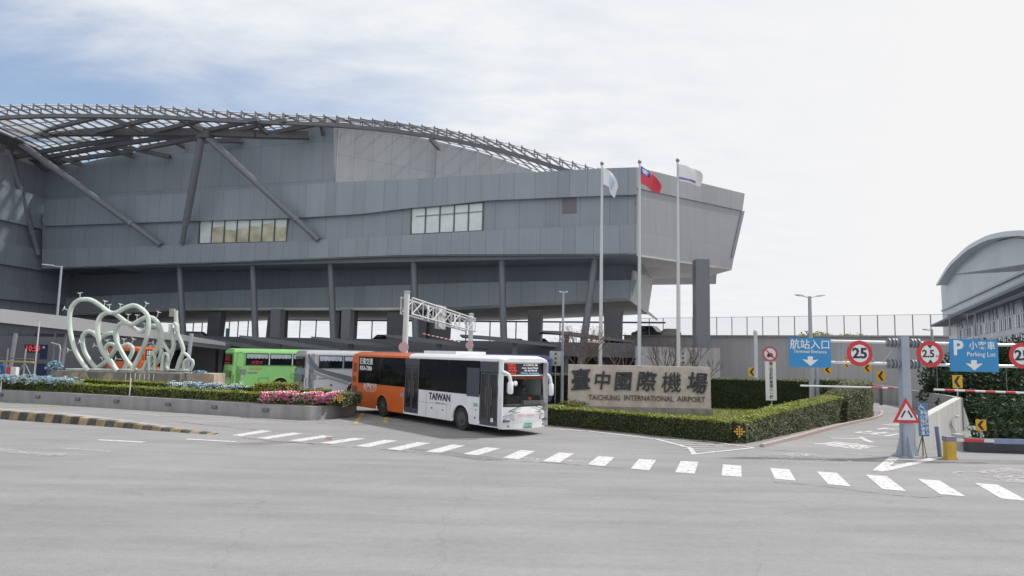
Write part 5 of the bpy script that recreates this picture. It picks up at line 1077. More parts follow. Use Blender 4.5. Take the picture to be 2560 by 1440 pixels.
def coach(loc, yaw, label, L, body, style):
    e = empty('coach', (0, 0, 0), label, 'coach', 'touring coaches'); W, hw = 2.5, 1.25; sk, zw, zt, r = .36, 1.95, 2.92, .5
    top = 3.25
    bus_shell(e, L, W, top, sk, zw, zt, (-2.9, -L+3.5), r, (), [body], None, wr=rim_bright if style == 'silver' else rimm)
    mb = MB(); mb.box((-L/2, 0, (zw+zt)/2), (L-.1, W-.05, zt-zw)); mb.build('saloon', body if style != 'silver' else bsilver, e)
    n = 6; a0 = -L+.85; pitch_ = (L-1.5)/n
    for sd in (-1, 1):
        for k in range(n):
            x0 = a0+k*pitch_+.05; x1 = a0+(k+1)*pitch_-.07; mb = MB(); mb.box(((x0+x1)/2, sd*(hw-.0), (zw+zt)/2+.03), (x1-x0, .03, zt-zw-.1)); w_ = mb.build('window', tint_glass, e)
            mb = MB(); nn = 12; zc = zt-.36; pts = [(x0+.04, zt-.08)] + [(x0+.04+(x1-x0-.08)*q/nn, zc-.06*(q % 2)) for q in range(nn+1)] + [(x1-.04, zt-.08)]; P = [Vector((x, sd*(hw+.018), z)) for x, z in pts]
            for q in range(1, len(P)-2): mb.face([P[q], P[q+1], Vector((P[q+1].x, P[q+1].y, zt-.08)), Vector((P[q].x, P[q].y, zt-.08))])
            mb.build('curtain', mat('pale curtain behind glass', (.38, .46, .48), .12, spec=.8, var=.15) if style != 'silver' else mat('blue white curtain', (.42, .47, .60), .12, spec=.8, var=.2), w_)
            if style == 'green' and sd < 0: mb = MB(); mb.box((x1+.06, -hw-.02, (zw+zt)/2+.03), (.06, .02, zt-zw-.1)); mb.build('white_strip', sign_white, e)
    def rr(x, i):
        a = hw-i*.2; t = top-i*.45; return [(x, -a, zt-.02), (x, a, zt-.02), (x, a, zt+.07), (x, a-.12, t-.06), (x, a-.4, t), (x, -a+.4, t), (x, -a+.12, t-.06), (x, -a, zt+.07)]
    mb = MB(); mb.rings([rr(x, i) for x, i in ((-L, .45), (-L+.1, .15), (-L+.4, 0), (-.5, 0), (-.15, .2), (0, .5))]); mb.build('roof', body, e, smooth=True)
    # rounded tail
    R_ = []
    for z_, dx in ((.42, .0), (1.0, -.10), (1.7, -.08), (2.3, -.02), (3.0, .1)):
        R_.append([(-L+dx+.30*(abs(y)/hw)**3, y, z_) for y in [hw*(-1+2*k/12) for k in range(13)]] + [(-L+.6, hw, z_), (-L+.6, -hw, z_)])
    mb = MB(); mb.rings(R_); mb.build('tail', body if style == 'green' else mat('tail blue grey', (.22, .28, .34), .3, coat=.3, var=.1), e, smooth=True)
    mb = MB(); mb.box((-L-.03, 0, 2.42), (.06, 1.75, .75)); mb.build('rear_window', tint_glass, e); mb = MB(); mb.box((-L-.105, 0, 1.35), (.04, 1.8, .5)); mb.build('engine_grille', mat('grille green', (.10, .25, .09), .5) if style == 'green' else bslate, e)
    if style == 'green':
        mb = MB(); [mb.box((-L-.075, -.6+.3*k, 2.52), (.02, .12, .45)) for k in range(5)]; mb.build('red_sticker', mat('dark red sticker', (.30, .04, .05), .5), e); mb = MB(); mb.box((-L-.075, 0, 2.15), (.02, 1.5, .12)); mb.build('red_sticker', MATS['dark red sticker'], e)
    for s in (-1, 1):
        mb = MB(); mb.box((-L+.05, s*1.13, 1.05), (.16, .24, .62)); mb.build('tail_lamp', bwhite if style == 'silver' else body, e)
        for k in range(3): mb = MB(); mb.lathe([(0, -.02), (.07, -.02), (.07, .02)], (-L-.04, s*1.13, .86+.19*k), 'X', 10); mb.build('tail_light', tail_red, e)
    mb = MB(); mb.box((-L+.05, 0, .45), (.34, W-.1, .26)); mb.build('rear_bumper', bslate if style == 'silver' else body, e)
    # front
    mb = MB(); mb.box((-.08, 0, (.36+zw)/2), (.12, W-.06, zw-.36)); mb.build('front_panel', body, e); mb = MB(); mb.prism([(-.02, -hw+.1, 1.5), (-.02, hw-.1, 1.5), (-.25, hw-.1, 2.9), (-.25, -hw+.1, 2.9)], (.04, 0, 0)); mb.build('windscreen', tint_glass, e)
    q = lambda nm, x0, x1, z0, z1, m, th=.012: (lambda mb: (mb.box(((x0+x1)/2, -hw-.004, (z0+z1)/2), (x1-x0, th, z1-z0)), mb.build(nm, m, e))[1])(MB())
    if style == 'green':
        q('side_grille', -L+.55, -L+.95, 1.35, 1.72, steel); q('side_lettering_plate', -L+1.05, -L+1.75, 1.42, 1.52, steel); q('red_lettering_patch', -L+1.2, -L+2.1, 1.72, 1.86, mat('faded red lettering', (.36, .30, .16), .5)); q('seam', -L+5.0, -L+5.04, .7, 1.75, mat('dark green seam', (.06, .2, .06), .5))
        for x0, x1, z0, z1 in ((-L+1.9, -L+2.6, .45, 1.1), (-L+4.3, -L+4.6, 1.1, 1.4), (-L+5.3, -L+5.6, 1.05, 1.4)):
            mb = MB(); P = [Vector((x, -hw-.006, z)) for x, z in ((x0, z0), (x1, z0), (x1, z1), (x0, z1))]; mb.tube(P+[P[0]], .012, 4); mb.build('hatch_outline', mat('dark green seam', (.06, .2, .06), .5), e)
        text('遊覽車', (-L+1.7, -hw-.02, 2.2), .28, red, e, extrude=.003, world=False)
    if style == 'silver':
        # sweeping dark ribbon from the tail top to the lower front, with pin stripes
        def ribbon(nm, top_, bot_, m, th):
            T_ = catmull([(-L+x, -hw-th, z) for x, z in top_], 6); B_ = catmull([(-L+x, -hw-th, z) for x, z in bot_], 6); mb = MB()
            for a_, b_, c_, d_ in zip(T_[:-1], T_[1:], B_[1:], B_[:-1]): mb.face([d_, c_, b_, a_])
            mb.build(nm, m, e)
        ribbon('ribbon', [(.15, 3.02), (.9, 2.1), (2.0, 1.75), (3.2, 1.45), (4.2, 1.0), (4.6, .6)], [(.12, 2.75), (.6, 1.95), (1.6, 1.55), (2.8, 1.2), (3.7, .8), (4.1, .5)], bslate, .008)
        for o_ in (.08, .17): ribbon('pinstripe', [(.1, 2.75-o_), (.6, 1.93-o_), (1.6, 1.53-o_), (2.8, 1.18-o_), (3.7, .78-o_)], [(.1, 2.71-o_), (.6, 1.89-o_), (1.6, 1.49-o_), (2.8, 1.14-o_), (3.7, .74-o_)], bslate, .008)
        q('side_grille', -L+.35, -L+.75, 1.25, 1.62, steel); q('side_lettering_plate', -L+.9, -L+1.5, 1.3, 1.38, steel); q('vent', -L+.75, -L+1.25, .55, .72, bslate); q('fuel_cap', -L+1.75, -L+1.87, .84, .96, black)
    e.location = loc; e.rotation_euler.z = yaw; return e
def place_rear(e, L, u, v, Y, yaw):      # put the coach so that its near rear corner stands at photo position
    p = D(u, v, Y); c = Vector((cos(yaw), sin(yaw), 0)); n = Vector((-sin(yaw), cos(yaw), 0)); e.location = Vector((p.x, p.y, 0))+c*L+n*1.25; e.rotation_euler.z = yaw
ec = coach((0, 0, 0), 0, 'bright green touring coach with curtained windows parked left of the silver coach', 12, bgreen, 'green'); place_rear(ec, 12, 583, 900, 48.5, radians(37))
es = coach((0, 0, 0), 0, 'silver white coach with a dark swooping ribbon, between the green coach and the orange bus', 12, bsilver, 'silver'); place_rear(es, 12, 765, 900, 44.5, radians(34))
eb = coach((0, 0, 0), 0, 'blue coach mostly hidden behind the orange and white bus, only its roof showing', 12, bblue, 'blue'); p = D(1380, 900, 43); eb.location = (p.x, p.y, 0); eb.rotation_euler.z = radians(-6)

# ---------------------------------------------------------------- planter island
pl_px = [(-420, 978), (-200, 992), (0, 1003), (300, 1021), (640, 1043), (775, 1051), (802, 1050), (886, 1037), (893, 1022), (880, 1010), (760, 998), (600, 985)]
PB = [G(*q) for q in pl_px]; hp = .64
base = PB[:9]+[Vector((-9.6, 41, 0)), Vector((-14, 43.5, 0)), Vector((-30, 46.5, 0)), Vector((-52, 50, 0))]
isl = empty('planter', tuple((base[3])), 'long grey concrete planter with small inset lights carrying hedges, flowers and the sculpture', 'planter')
mb = MB(); n = len(base); cxp = sum((p for p in base), Vector())/n
for i in range(n):
    pass
mb.prism(base, Z*hp)
mb.build('wall', planter_c, isl)
mb = MB(); mb.prism([p+(cxp-p).normalized()*.45+Z*(hp-.02) for p in base], Z*.05); mb.build('soil', mat('planter soil', (.09, .075, .05), .95, var=.3, vscale=2), isl)
for i, (u, v) in enumerate(((3, 988), (95, 993), (195, 998), (291, 1008), (420, 1016), (536, 1025), (664, 1035))):
    for a, b in zip(base[:-1], base[1:]):
        pl = Plane(a, math.degrees(atan2((b-a).x, (b-a).y))); h = pl.hit(u, v, 0); t = (h-a).dot((b-a).normalized())
        if 0 <= t <= (b-a).length and abs(h.z) < 1:
            mb = MB(); r_ = atan2((b-a).y, (b-a).x); mb.box(Vector((h.x, h.y, .36))+pl.n*.02, (.34, .06, .15), rz=r_); o = mb.build('inset_light', dark_metal, isl); mb = MB(); mb.box(Vector((h.x, h.y, .37))+pl.n*.05, (.26, .02, .05), rz=r_); mb.build('lens', steel, o); break
def offs(P, d):
    out = []
    for i in range(len(P)):
        t = (P[min(i+1, len(P)-1)]-P[max(i-1, 0)]).normalized(); out.append(P[i]+Vector((-t.y, t.x, 0))*d)
    return out
fr = [G(-300, 984), G(0, 1003), G(300, 1021), G(640, 1043), G(770, 1050)]
h1 = offs(fr, .75); hedge_gm = leaf_mat('ixora leaves', (.07, .11, .025), (.27, .31, .07))
hedge(catmull(h1, 2), .7, hp-.06, .55, 'long front hedge along the top of the concrete planter wall', top_m=hedge_ym, side_m=hedge_gm, dens=300)
h2 = offs([G(-300, 984), G(0, 1003), G(300, 1021), G(640, 1043), G(720, 1048)], 3.1)
hedge(catmull(h2, 2), .8, hp-.06, .66, 'second hedge row behind the front one, below the heart sculpture', top_m=hedge_ym, side_m=hedge_gm, dens=280)
hedge([D(652, 975, 34.6), D(735, 975, 34.0)], 1.1, hp-.06, .95, 'short yellow-green hedge block at the right end of the planter', top_m=hedge_ym, side_m=leaf_mat('golden leaves', (.20, .24, .03), (.60, .58, .14)), dens=380)
hedge([D(740, 985, 36.0), D(872, 985, 36.6)], .8, hp-.06, .40, 'thin dark green hedge strip behind the pink flowers', top_m=hedge_gm, side_m=hedge_gm, dens=280)
hedge([D(845, 1000, 32.3), D(872, 1000, 32.9), D(884, 1000, 34)], .85, hp-.06, .62, 'small brownish hedge at the right tip of the planter beside the orange bus', top_m=hedge_mix, side_m=hedge_mix, dens=320)
def flowers(pts, w_, z0, name, label, m, stem_m, n, s):
    mb = MB(); rnd = random.Random(len(label))
    for _ in range(n):
        i = rnd.randrange(len(pts)-1); t = rnd.random(); p = pts[i]*(1-t)+pts[i+1]*t; c = Vector((p.x+rnd.uniform(-.5, .5)*w_*.3, p.y+rnd.uniform(-.5, .5)*w_, z0+rnd.uniform(-.12, .2)+.08*sin(p.x*5)+.06*sin(p.x*11)))
        k = rnd.random()
        if k < .72:
            q = rnd.uniform(.8, 1.25)*s
            for a_ in range(5): d_ = Vector((cos(a_*1.257), sin(a_*1.257), .75)); tt = Vector((-d_.y, d_.x, 0)); mb.face([c, c+d_*q*.6+tt*q*.38, c+d_*q, c+d_*q*.6-tt*q*.38], 0 if k < .5 else 2)
        else: leaf(mb, c-Z*.06, s*.9, 1, rnd)
    o = mb.build(name, [m, stem_m, sign_white], None, kind='stuff', base=False); return o
pk = mat('pink petals', (.78, .28, .42), .6, island=.35); bl = mat('pale blue petals', (.44, .62, .74), .6, island=.3)
flowers([D(668, 990, 32.9), D(760, 995, 32.7), D(840, 1002, 32.4)], 1.6, hp+.22, 'pink_flowers', 'pink', pk, hedge_gm, 2600, .13)
flowers([D(-60, 940, 38.2), D(60, 945, 37.7), D(195, 955, 37.2)], 1.0, hp+.52, 'blue_flowers', 'blue', bl, hedge_lm, 900, .10)
flowers([D(430, 955, 36.8), D(520, 960, 36.4), D(625, 965, 36.0)], .9, hp+.42, 'blue_flowers', 'blue r', bl, hedge_lm, 800, .10)
for x0, x1, Y, z_, seed in ((118, 152, 41.2, 1.95, 5), (468, 530, 41.0, 1.55, 6)):      # round blue flower domes on the plinth
    a, b = D(x0, 930, Y), D(x1, 930, Y); mb = MB(); rnd = random.Random(seed); c = (a+b)/2; rx = (b-a).length/2
    for _ in range(260):
        th = rnd.uniform(0, 2*pi); ph = rnd.uniform(0, 1.5); p = Vector((c.x+rx*cos(th)*cos(ph), c.y+.5*sin(th)*cos(ph), z_-.25+.5*sin(ph)))
        for q in range(2): leaf(mb, p, .09, 0 if rnd.random() < .7 else 1, rnd)
    mb.build('flower_dome', [bl, mat('dull teal leaves', (.06, .16, .18), .7)], None, label='round clump of blue flowers at the %s end of the sculpture plinth' % ('left' if x0 < 300 else 'right'), cat='flowers', group='blue flower clumps on the plinth')
for x, yt, yb, Y in ((325, 945, 975, 35.2), (3, 943, 962, 37.5)):
    b = D(x, yb, Y); t = D(x-1, yt, Y); rod('garden_stake', (b.x, b.y, hp-.1), (b.x, b.y, t.z), .03, .03, white_metal, None, label='thin white stake rising from the hedges %s' % ('below the hearts' if x > 100 else 'at the left edge'), cat='stake', group='white stakes in the hedges')

# ---------------------------------------------------------------- sculpture on its plinth
Ysc = 41.5; sq = lambda x, y, dy=0: D(140+x/6, 720+y/6, Ysc+dy)
zpl = sq(1000, 1255).z
rock = mat('rough plinth concrete', (.25, .24, .22), .9, var=.35, vscale=.9, stain=.3, bump=.6, bscale=4)
rockr = mat('reddish stone', (.42, .34, .28), .9, var=.25, vscale=1.5, bump=.5, bscale=5)
ps = empty('sculpture_plinth', (sq(1000, 1255).x, Ysc, 0), 'weathered grey concrete plinth with reddish stones under the heart sculpture', 'plinth')
mb = MB(); a = sq(130, 1250); b = sq(1985, 1265); mb.prism([(a.x, Ysc-1.0, 0), (b.x, Ysc-1.0, 0), (b.x, Ysc+1.3, 0), (a.x, Ysc+1.3, 0)], Z*zpl); mb.build('body', rock, ps)
for x0, x1, y0, y1, sd_ in ((180, 350, 1262, 1420, 1), (340, 480, 1262, 1420, 2), (690, 870, 1262, 1420, 3), (1950, 2360, 1290, 1420, 4)):
    a = sq(x0, y1, -1.1); b = sq(x1, y0, -1.1); mb = MB(); rnd = random.Random(sd_); n = 9; P = [Vector(((a.x+b.x)/2+(b.x-a.x)/2*cos(t)*rnd.uniform(.85, 1.05), Ysc-1.08, (a.z+b.z)/2+(b.z-a.z)/2*sin(t)*rnd.uniform(.85, 1.05))) for t in [k*2*pi/n for k in range(n)]] if sd_ < 4 else [Vector((a.x, Ysc-1.0, 0)), Vector((b.x, Ysc-1.0, 0)), Vector((b.x, Ysc-1.0, b.z)), Vector((a.x, Ysc-1.0, b.z))]
    mb.prism(P, (0, .1 if sd_ < 4 else 1.6, 0)); mb.build('stone_block', rockr, ps)
for k in range(7): a = sq(1050+k*70, 1270, -1.12); mb = MB(); mb.box((a.x, a.y, zpl-.35), (.025, .03, .6)); mb.build('white_rod', white_metal, ps)
sc = empty('heart_sculpture', (sq(900, 1255).x, Ysc, zpl), 'pale green sculpture of interlocking hearts and figures bent from thick pipe, with small white birds', 'sculpture')
mint = mat('pale mint paint', (.60, .67, .62), .35, var=.10, vscale=1.2, stain=.22)
def pipe(name, pts, r, dy=0, closed=False, mat_=None):
    mb = MB(); P = catmull([sq(x, y, dy+(p[0] if p else 0)) for x, y, *p in pts], 6, closed); mb.tube(P, r, 12, closed=closed); return mb.build(name, mat_ or mint, sc, smooth=True)
A_ = [(490, 1245), (400, 1130), (310, 980), (245, 800), (208, 600), (203, 420), (240, 280), (330, 190), (450, 168), (560, 195), (680, 275), (780, 350), (840, 375), (920, 360), (1050, 290), (1170, 262), (1280, 310), (1365, 400), (1388, 500), (1380, 650), (1330, 850), (1240, 1040), (1160, 1200), (1150, 1245)]
B_ = [(920, 1245), (790, 1090), (690, 930), (640, 760), (625, 580), (650, 460), (720, 390), (800, 372), (880, 385), (970, 450), (1060, 515), (1140, 545), (1220, 505), (1310, 455), (1400, 438), (1490, 480), (1560, 590), (1590, 700), (1550, 860), (1470, 1000), (1400, 1130), (1340, 1245)]
C_ = [(1210, 1245), (1090, 1130), (990, 970), (910, 800), (895, 660), (935, 560), (1020, 520), (1100, 545), (1180, 605), (1270, 655), (1340, 625), (1410, 580), (1490, 572), (1555, 640), (1570, 740), (1520, 880), (1440, 1010), (1370, 1130), (1330, 1245)]
D_ = [(640, 1245), (530, 1120), (440, 980), (398, 830), (405, 720), (470, 655), (550, 668), (620, 728), (690, 735), (770, 690), (850, 678), (910, 730), (915, 840), (870, 950), (760, 1090), (620, 1200)]
E_ = [(920, 1240), (830, 1100), (765, 1000), (738, 930), (765, 860), (825, 838), (885, 870), (935, 900), (1000, 868), (1080, 843), (1140, 885), (1148, 950), (1110, 1040), (1055, 1140), (1015, 1235)]
pipe('heart', A_, .135, -.45); pipe('heart', B_, .14, .0); pipe('heart', C_, .135, .4); pipe('heart', D_, .135, .7); pipe('heart', E_, .12, 1.0)
pipe('base_pipe', [(150, 1222), (900, 1228), (2000, 1236)], .075, .2)
pipe('figure', [(1380, 1245, 0), (1420, 1080, 0), (1500, 900, 0), (1545, 800, 0), (1570, 680, 0), (1600, 650, 0)], .11); pipe('figure', [(1560, 700), (1555, 850), (1580, 950), (1540, 1080), (1450, 1200)], .13); pipe('figure', [(1585, 780), (1640, 880), (1700, 980), (1660, 1080), (1650, 1180), (1690, 1240)], .105)
pipe('figure', [(1590, 660), (1610, 740), (1590, 830), (1600, 900)], .12)
pipe('figure', [(1735, 600), (1745, 720), (1765, 850), (1730, 980), (1680, 1110), (1660, 1240)], .135, .1); pipe('figure', [(1800, 340), (1800, 430), (1810, 560), (1830, 700), (1890, 850), (1905, 960), (1850, 1100), (1810, 1240)], .125, .1); pipe('figure', [(1720, 540), (1715, 620), (1700, 680)], .11); pipe('figure', [(1770, 520), (1800, 560), (1800, 650)], .1)
mb = MB(); c = sq(1745, 370, .1); mb.box(c, (.28, .2, .5)); mb.build('figure_head', mat('dull beige block', (.34, .33, .29), .8), sc)
mb = MB(); [mb.tube([sq(x0, y0), sq(x1, y1)], .05, 6) for x0, y0, x1, y1 in ((1535, 690, 1590, 640), (1590, 660, 1560, 740), (1560, 740, 1610, 800), (1600, 840, 1540, 780), (1520, 760, 1570, 860), (1545, 860, 1600, 900))]; mb.build('figure_arms', mint, sc)
for P_ in ([(1405, 1240), (1400, 1090), (1440, 985), (1485, 1060), (1475, 1200), (1500, 1240)], [(1585, 1240), (1600, 1080), (1625, 985), (1675, 1010), (1690, 1100)], [(1880, 1020), (1930, 985), (1985, 1030), (2010, 1090)], [(1830, 1240), (1870, 1090), (1905, 1010)], [(1905, 1240), (1925, 1110), (1970, 1075), (2040, 1085), (2050, 1150), (2010, 1240)], [(1300, 1240), (1350, 1120), (1410, 1050)]):
    pipe('small_loop', P_, .10, -.2)
birdm = mat('white birds', (.62, .64, .66), .45)
for tx, ty, bx, by_ in ((360, 85, 360, 190), (125, 310, 200, 345), (738, 205, 712, 295), (800, 260, 806, 365), (970, 252, 948, 345), (1360, 235, 1320, 315), (1085, 405, 1075, 500), (1218, 415, 1205, 525), (1332, 540, 1325, 625), (1538, 370, 1500, 460), (185, 935, 280, 932), (575, 862, 660, 885), (352, 810, 400, 822), (770, 790, 775, 850), (1020, 775, 1015, 850), (1162, 772, 1130, 845), (1450, 820, 1345, 832), (900, 1060, 985, 1070), (690, 1050, 740, 1000)):
    a = sq(tx, ty, -.1); b = sq(bx, by_, -.1); mb = MB(); mb.tube([b, a], .022, 5); s = (a-b).normalized(); x_ = Vector((s.z, 0, -s.x)); mb.tube([a-x_*.16+s*.07, a, a+x_*.16+s*.07], [.015, .045, .015], 6); mb.tube([a-s*.02, a+s*.08], [.03, .012], 6); mb.build('bird', birdm, sc)
# ---------------------------------------------------------------- shelters over the bus bays
shel = mat('shelter metal', (.13, .148, .17), .45, var=.06)
def shelter(name_px, Y0, Y1, label,  th=.38, m=shel, depth=3, leg=(.45,), zleg=0):
    """thin curved wing roof from (u,v) top points left->right"""
    Y0 += 7; Y1 += 7; n = len(name_px); P = [D(u, v, Y0+(Y1-Y0)*i/(n-1)) for i, (u, v) in enumerate(name_px)]; P = catmull(P, 4); e = empty('bus_shelter', (P[len(P)//2].x, P[len(P)//2].y, 0), label, 'shelter', 'curved shelters over the bus bays')
    mb = MB(); R_ = []
    for i, p in enumerate(P):
        t = i/(len(P)-1); h = th*(.35+.65*sin(pi*min(1, max(0, t)))); R_.append([p+Vector((0, 0, -h)), p+Vector((0, depth, -.2-h*.3)), p+Vector((0, depth, -.16)), p])
    mb.rings(R_); mb.build('canopy', m, e)
    for l in leg:
        p = P[int(l*(len(P)-1))]; mb = MB(); mb.rings([[Vector((p.x+sx*w_, p.y+depth*.45+sy*.12, z_)) for sx, sy in ((-1, -1), (1, -1), (1, 1), (-1, 1))] for w_, z_ in ((.14, 0), (.24, p.z-.05))]); mb.build('support', colm, e)
    return e
shelter([(455, 838), (520, 845), (600, 858), (676, 872)], 54, 52, 'dark wing-shaped bus shelter roof right behind the heart sculpture')
shelter([(598, 838), (660, 844), (760, 858), (846, 872)], 48, 50, 'dark wing-shaped bus shelter roof above the green coach')
shelter([(778, 841), (850, 847), (930, 856), (1000, 868)], 52, 54, 'dark wing-shaped bus shelter roof above the silver coach')
shelter([(962, 836), (1020, 841), (1120, 853), (1216, 868)], 50, 52, 'dark wing-shaped bus shelter roof behind the overhead truss gantry', leg=(.6,))
shelter([(1150, 836), (1220, 840), (1310, 850), (1392, 863)], 50, 52, 'dark wing-shaped bus shelter roof above the front of the orange bus', leg=(.6,))
shelter([(1350, 826), (1420, 829), (1500, 840), (1590, 853)], 54, 53, 'dark wing-shaped shelter roof behind the bare reddish tree and flagpoles', leg=(.4,), th=.35)
# long pale fascia of the left arrivals canopy
fx_ = [(-160, 762, 808, 42), (0, 772, 806, 44), (166, 791, 824, 48), (290, 810, 838, 51), (380, 824, 846, 54), (459, 838, 852, 56), (560, 856, 864, 58)]
e = empty('arrivals_canopy', (D(0, 800, 44).x, 44, 0), 'long pale grey canopy sweeping down from the left edge behind the heart sculpture', 'canopy')
mb = MB(); R_ = []
for u, vt, vb, Y in fx_:
    a = D(u, vt, Y); b = D(u, vb, Y); R_.append([b, b+Vector((0, .3, 0)), a+Vector((0, .3, 0)), a])
mb.rings(R_); mb.build('fascia', mat('pale fascia', (.31, .315, .335), .5, var=.04, vscale=.5), e)
mb = MB(); R_ = []
for u, vt, vb, Y in fx_:
    b = D(u, vb+10, Y+.4); R_.append([b, b+Vector((0, 7, 0)), b+Vector((0, 7, .5)), b+Vector((0, 0, .5))])
mb.rings(R_); mb.build('roof_slab', shel, e)
for u in (158, 470, 30):
    p = D(u, 850, 50); mb = MB(); mb.tube([(p.x, p.y, 0), (p.x+.25, p.y, p.z+.5)], .14, 10); mb.build('column', galv, e)
p = D(150, 850, 47); mb = MB(); mb.tube([(p.x, p.y, 0), (p.x+.1, p.y, 2.9), (p.x+.0, p.y, 3.2), (p.x-.6, p.y, 3.35)], .05, 8); mb.build('downpipe', galv, e)
# dark back wall of the arrivals area
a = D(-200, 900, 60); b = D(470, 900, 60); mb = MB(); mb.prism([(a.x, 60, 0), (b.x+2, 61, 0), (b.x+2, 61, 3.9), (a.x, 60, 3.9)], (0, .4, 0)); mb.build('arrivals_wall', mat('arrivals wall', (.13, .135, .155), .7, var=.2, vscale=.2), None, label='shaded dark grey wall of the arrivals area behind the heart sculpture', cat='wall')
# clock display, blue banners, scaffold rails
c = D(84, 872, 50); e = empty('clock_display', tuple(c), 'red digital clock reading 10:59 hanging under the canopy at the far left', 'clock'); mb = MB(); mb.box(c, (1.3, .15, .62)); mb.build('case', mat('clock case', (.06, .015, .02), .5), e); text('10:59', c+Vector((0, -.09, 0)), .62, mat('clock digits', (.8, .06, .08), .5, emit=.5), e, extrude=.004, bold=.004, sx=.85)
c = D(109, 880, 49.5); e = empty('hanging_banner', (c.x, c.y, c.z-.9), 'dark blue hanging banner right of the red clock', 'banner'); mb = MB(); mb.box(c, (.55, .05, 1.1)); mb.build('panel', mat('navy banner', (.02, .04, .13), .6), e); mb = MB(); mb.lathe([(0, -.01), (.1, -.01), (.1, .0)], c+Vector((0, -.03, .35)), 'Y', 10); mb.build('white_emblem', sign_white, e)
c = D(104, 922, 49.2); mb = MB(); mb.box((c.x, c.y, .9), (.55, .3, 1.8)); mb.build('vending_box', MATS['navy banner'], None, label='dark blue upright box standing below the hanging banner', cat='box')
e = empty('scaffold_rail', tuple(D(60, 940, 46).xy.to_3d()), 'scaffold of grey poles with yellow rails at the far left edge', 'scaffold')
for x in (-60, 18, 62): 
    p = D(x, 900, 46); mb = MB(); mb.tube([(p.x, 46, 0), (p.x, 46, 2.9)], .05, 8); mb.build('pole', galv, e)
for v, m in ((905, yellow), (897, steel)):
    a = D(-80, v-6, 46); b = D(84, v+1, 46); mb = MB(); mb.tube([a, b], .06 if m is yellow else .03, 8); mb.build('rail', mat('pale yellow rail', (.52, .45, .22), .5) if m is yellow else steel, e)
for s in (-1, 1): p = D(62, 907, 46); mb = MB(); mb.tube([p, (p.x+s*.6, 46, .9)], .03, 6); mb.build('brace', galv, e)
c = D(27, 923, 44); e = empty('fire_box', (c.x, c.y, 0), 'red and white cabinet standing at the far left behind the flower bed', 'cabinet'); mb = MB(); mb.box((c.x-.05, c.y, .85), (.3, .3, 1.7)); mb.build('red_side', mat('cabinet red', (.6, .06, .10), .5), e); mb = MB(); mb.box((c.x+.28, c.y, .85), (.34, .3, 1.68)); mb.build('white_side', sign_white, e)
stand = [((0, 0, .95), .14, .8), ((0, 0, 1.2), .15, .7), ((0, 0, 1.42), .15, .6), ((0, 0, 1.52), .05), ((0.02, 0, 1.64), .09, 1.1), ((0.01, 0, 1.74), .075), ((0, .19, 1.42), .06), ((-.02, .24, 1.15), .048), ((.08, .24, .92), .036), ((.11, .23, .83), .03), ((0, -.19, 1.42), .06), ((-.04, -.25, 1.15), .048), ((.05, -.26, .92), .036), ((.08, -.25, .83), .03), ((0, .09, .85), .09), ((.03, .11, .48), .065), ((-.01, .11, .09), .045), ((.13, .13, .04), .04), ((0, -.09, .85), .09), ((-.05, -.1, .48), .065), ((-.12, -.1, .09), .045), ((.0, -.12, .04), .04)]
p = D(8, 930, 55.5); skin_person('person', stand, PE, (p.x, p.y, 0), 'person in a blue jacket standing under the canopy at the left edge', mat('blue jacket', (.03, .12, .28), .85), skin_m, rz=-.5, hair=(.02, 0, 1.68), extra=[((.02, 0, 1.67), .13), ((.1, .23, .84), .08), ((.07, -.25, .84), .08)])

# ---------------------------------------------------------------- overhead truss gantry in the middle
ga, gz = 43.0, D(1018, 731, 43.0).z; b0 = D(1010, 868, 43); gyb = 54.5; bt = D(1178, 786, gyb); b1 = Vector((bt.x, gyb, 0))
e = empty('truss_gantry', (b0.x, 43, 0), 'white tubular truss gantry spanning the bus lane behind the orange bus', 'gantry')
gzr = bt.z
A0_ = Vector((D(1015, 800, 43).x, 43, 0)); A1_ = b1
for p, z_ in ((A0_, gz), (A1_, gzr)):
    mb = MB(); mb.tube([p, p+Z*(z_)], .19, 12); mb.build('post', white_metal, e, smooth=True); mb = MB(); mb.lathe([(.26, -.0), (.26, .05), (.1, .1)], p+Z*z_, n=12); mb.build('cap', galv, e)
dz = 1.05; n = 7; T0, T1 = A0_+Z*(gz-.35), A1_+Z*(gzr-.35); pt = lambda t, k, s=0: T0*(1-t)+T1*t-Z*dz*k+Vector((.35*s, .1*s, 0))
for s in (-1, 1):
    for k in (0, 1): mb = MB(); mb.tube([pt(.0, k, s), pt(1, k, s)], .06, 8); mb.build('chord', white_metal, e)
    for i in range(n+1):
        mb = MB(); mb.tube([pt(i/n, 0, s), pt(i/n, 1, s)], .035, 6); mb.build('web_bar', white_metal, e)
        if i < n: mb = MB(); mb.tube([pt(i/n, (i+1) % 2, s), pt((i+1)/n, i % 2, s)], .035, 6); mb.build('web_bar', white_metal, e)
se = empty('gantry_sign', tuple(pt(.45, 1)), 'pale sign panel seen from behind, hanging at the middle of the white truss gantry', 'sign')
c = pt(.47, .6); mb = MB(); mb.box(c, (.08, 2.2, 1.7), rz=-.22); mb.build('panel', mat('pale sign back', (.50, .52, .50), .5), se)
for k in range(4): mb = MB(); q = c+Vector((-.1, -.8+.5*k, 0)); mb.box(q, (.06, .06, 1.75)); mb.build('stiffener', galv, se)
for t in (.32, .74):
    c = pt(t, .5); s2 = empty('round_gantry_sign', tuple(c), 'round sign seen edge-on, %s end of the truss gantry' % ('nearer the left' if t < .5 else 'nearer the right'), 'sign', 'round signs on the truss gantry'); mb = MB(); mb.rings([[c+Vector((x_, .55*cos(q*pi/10), .55*sin(q*pi/10))) for q in range(20)] for x_ in (-.18, -.14)]); mb.build('panel', sign_white, s2)
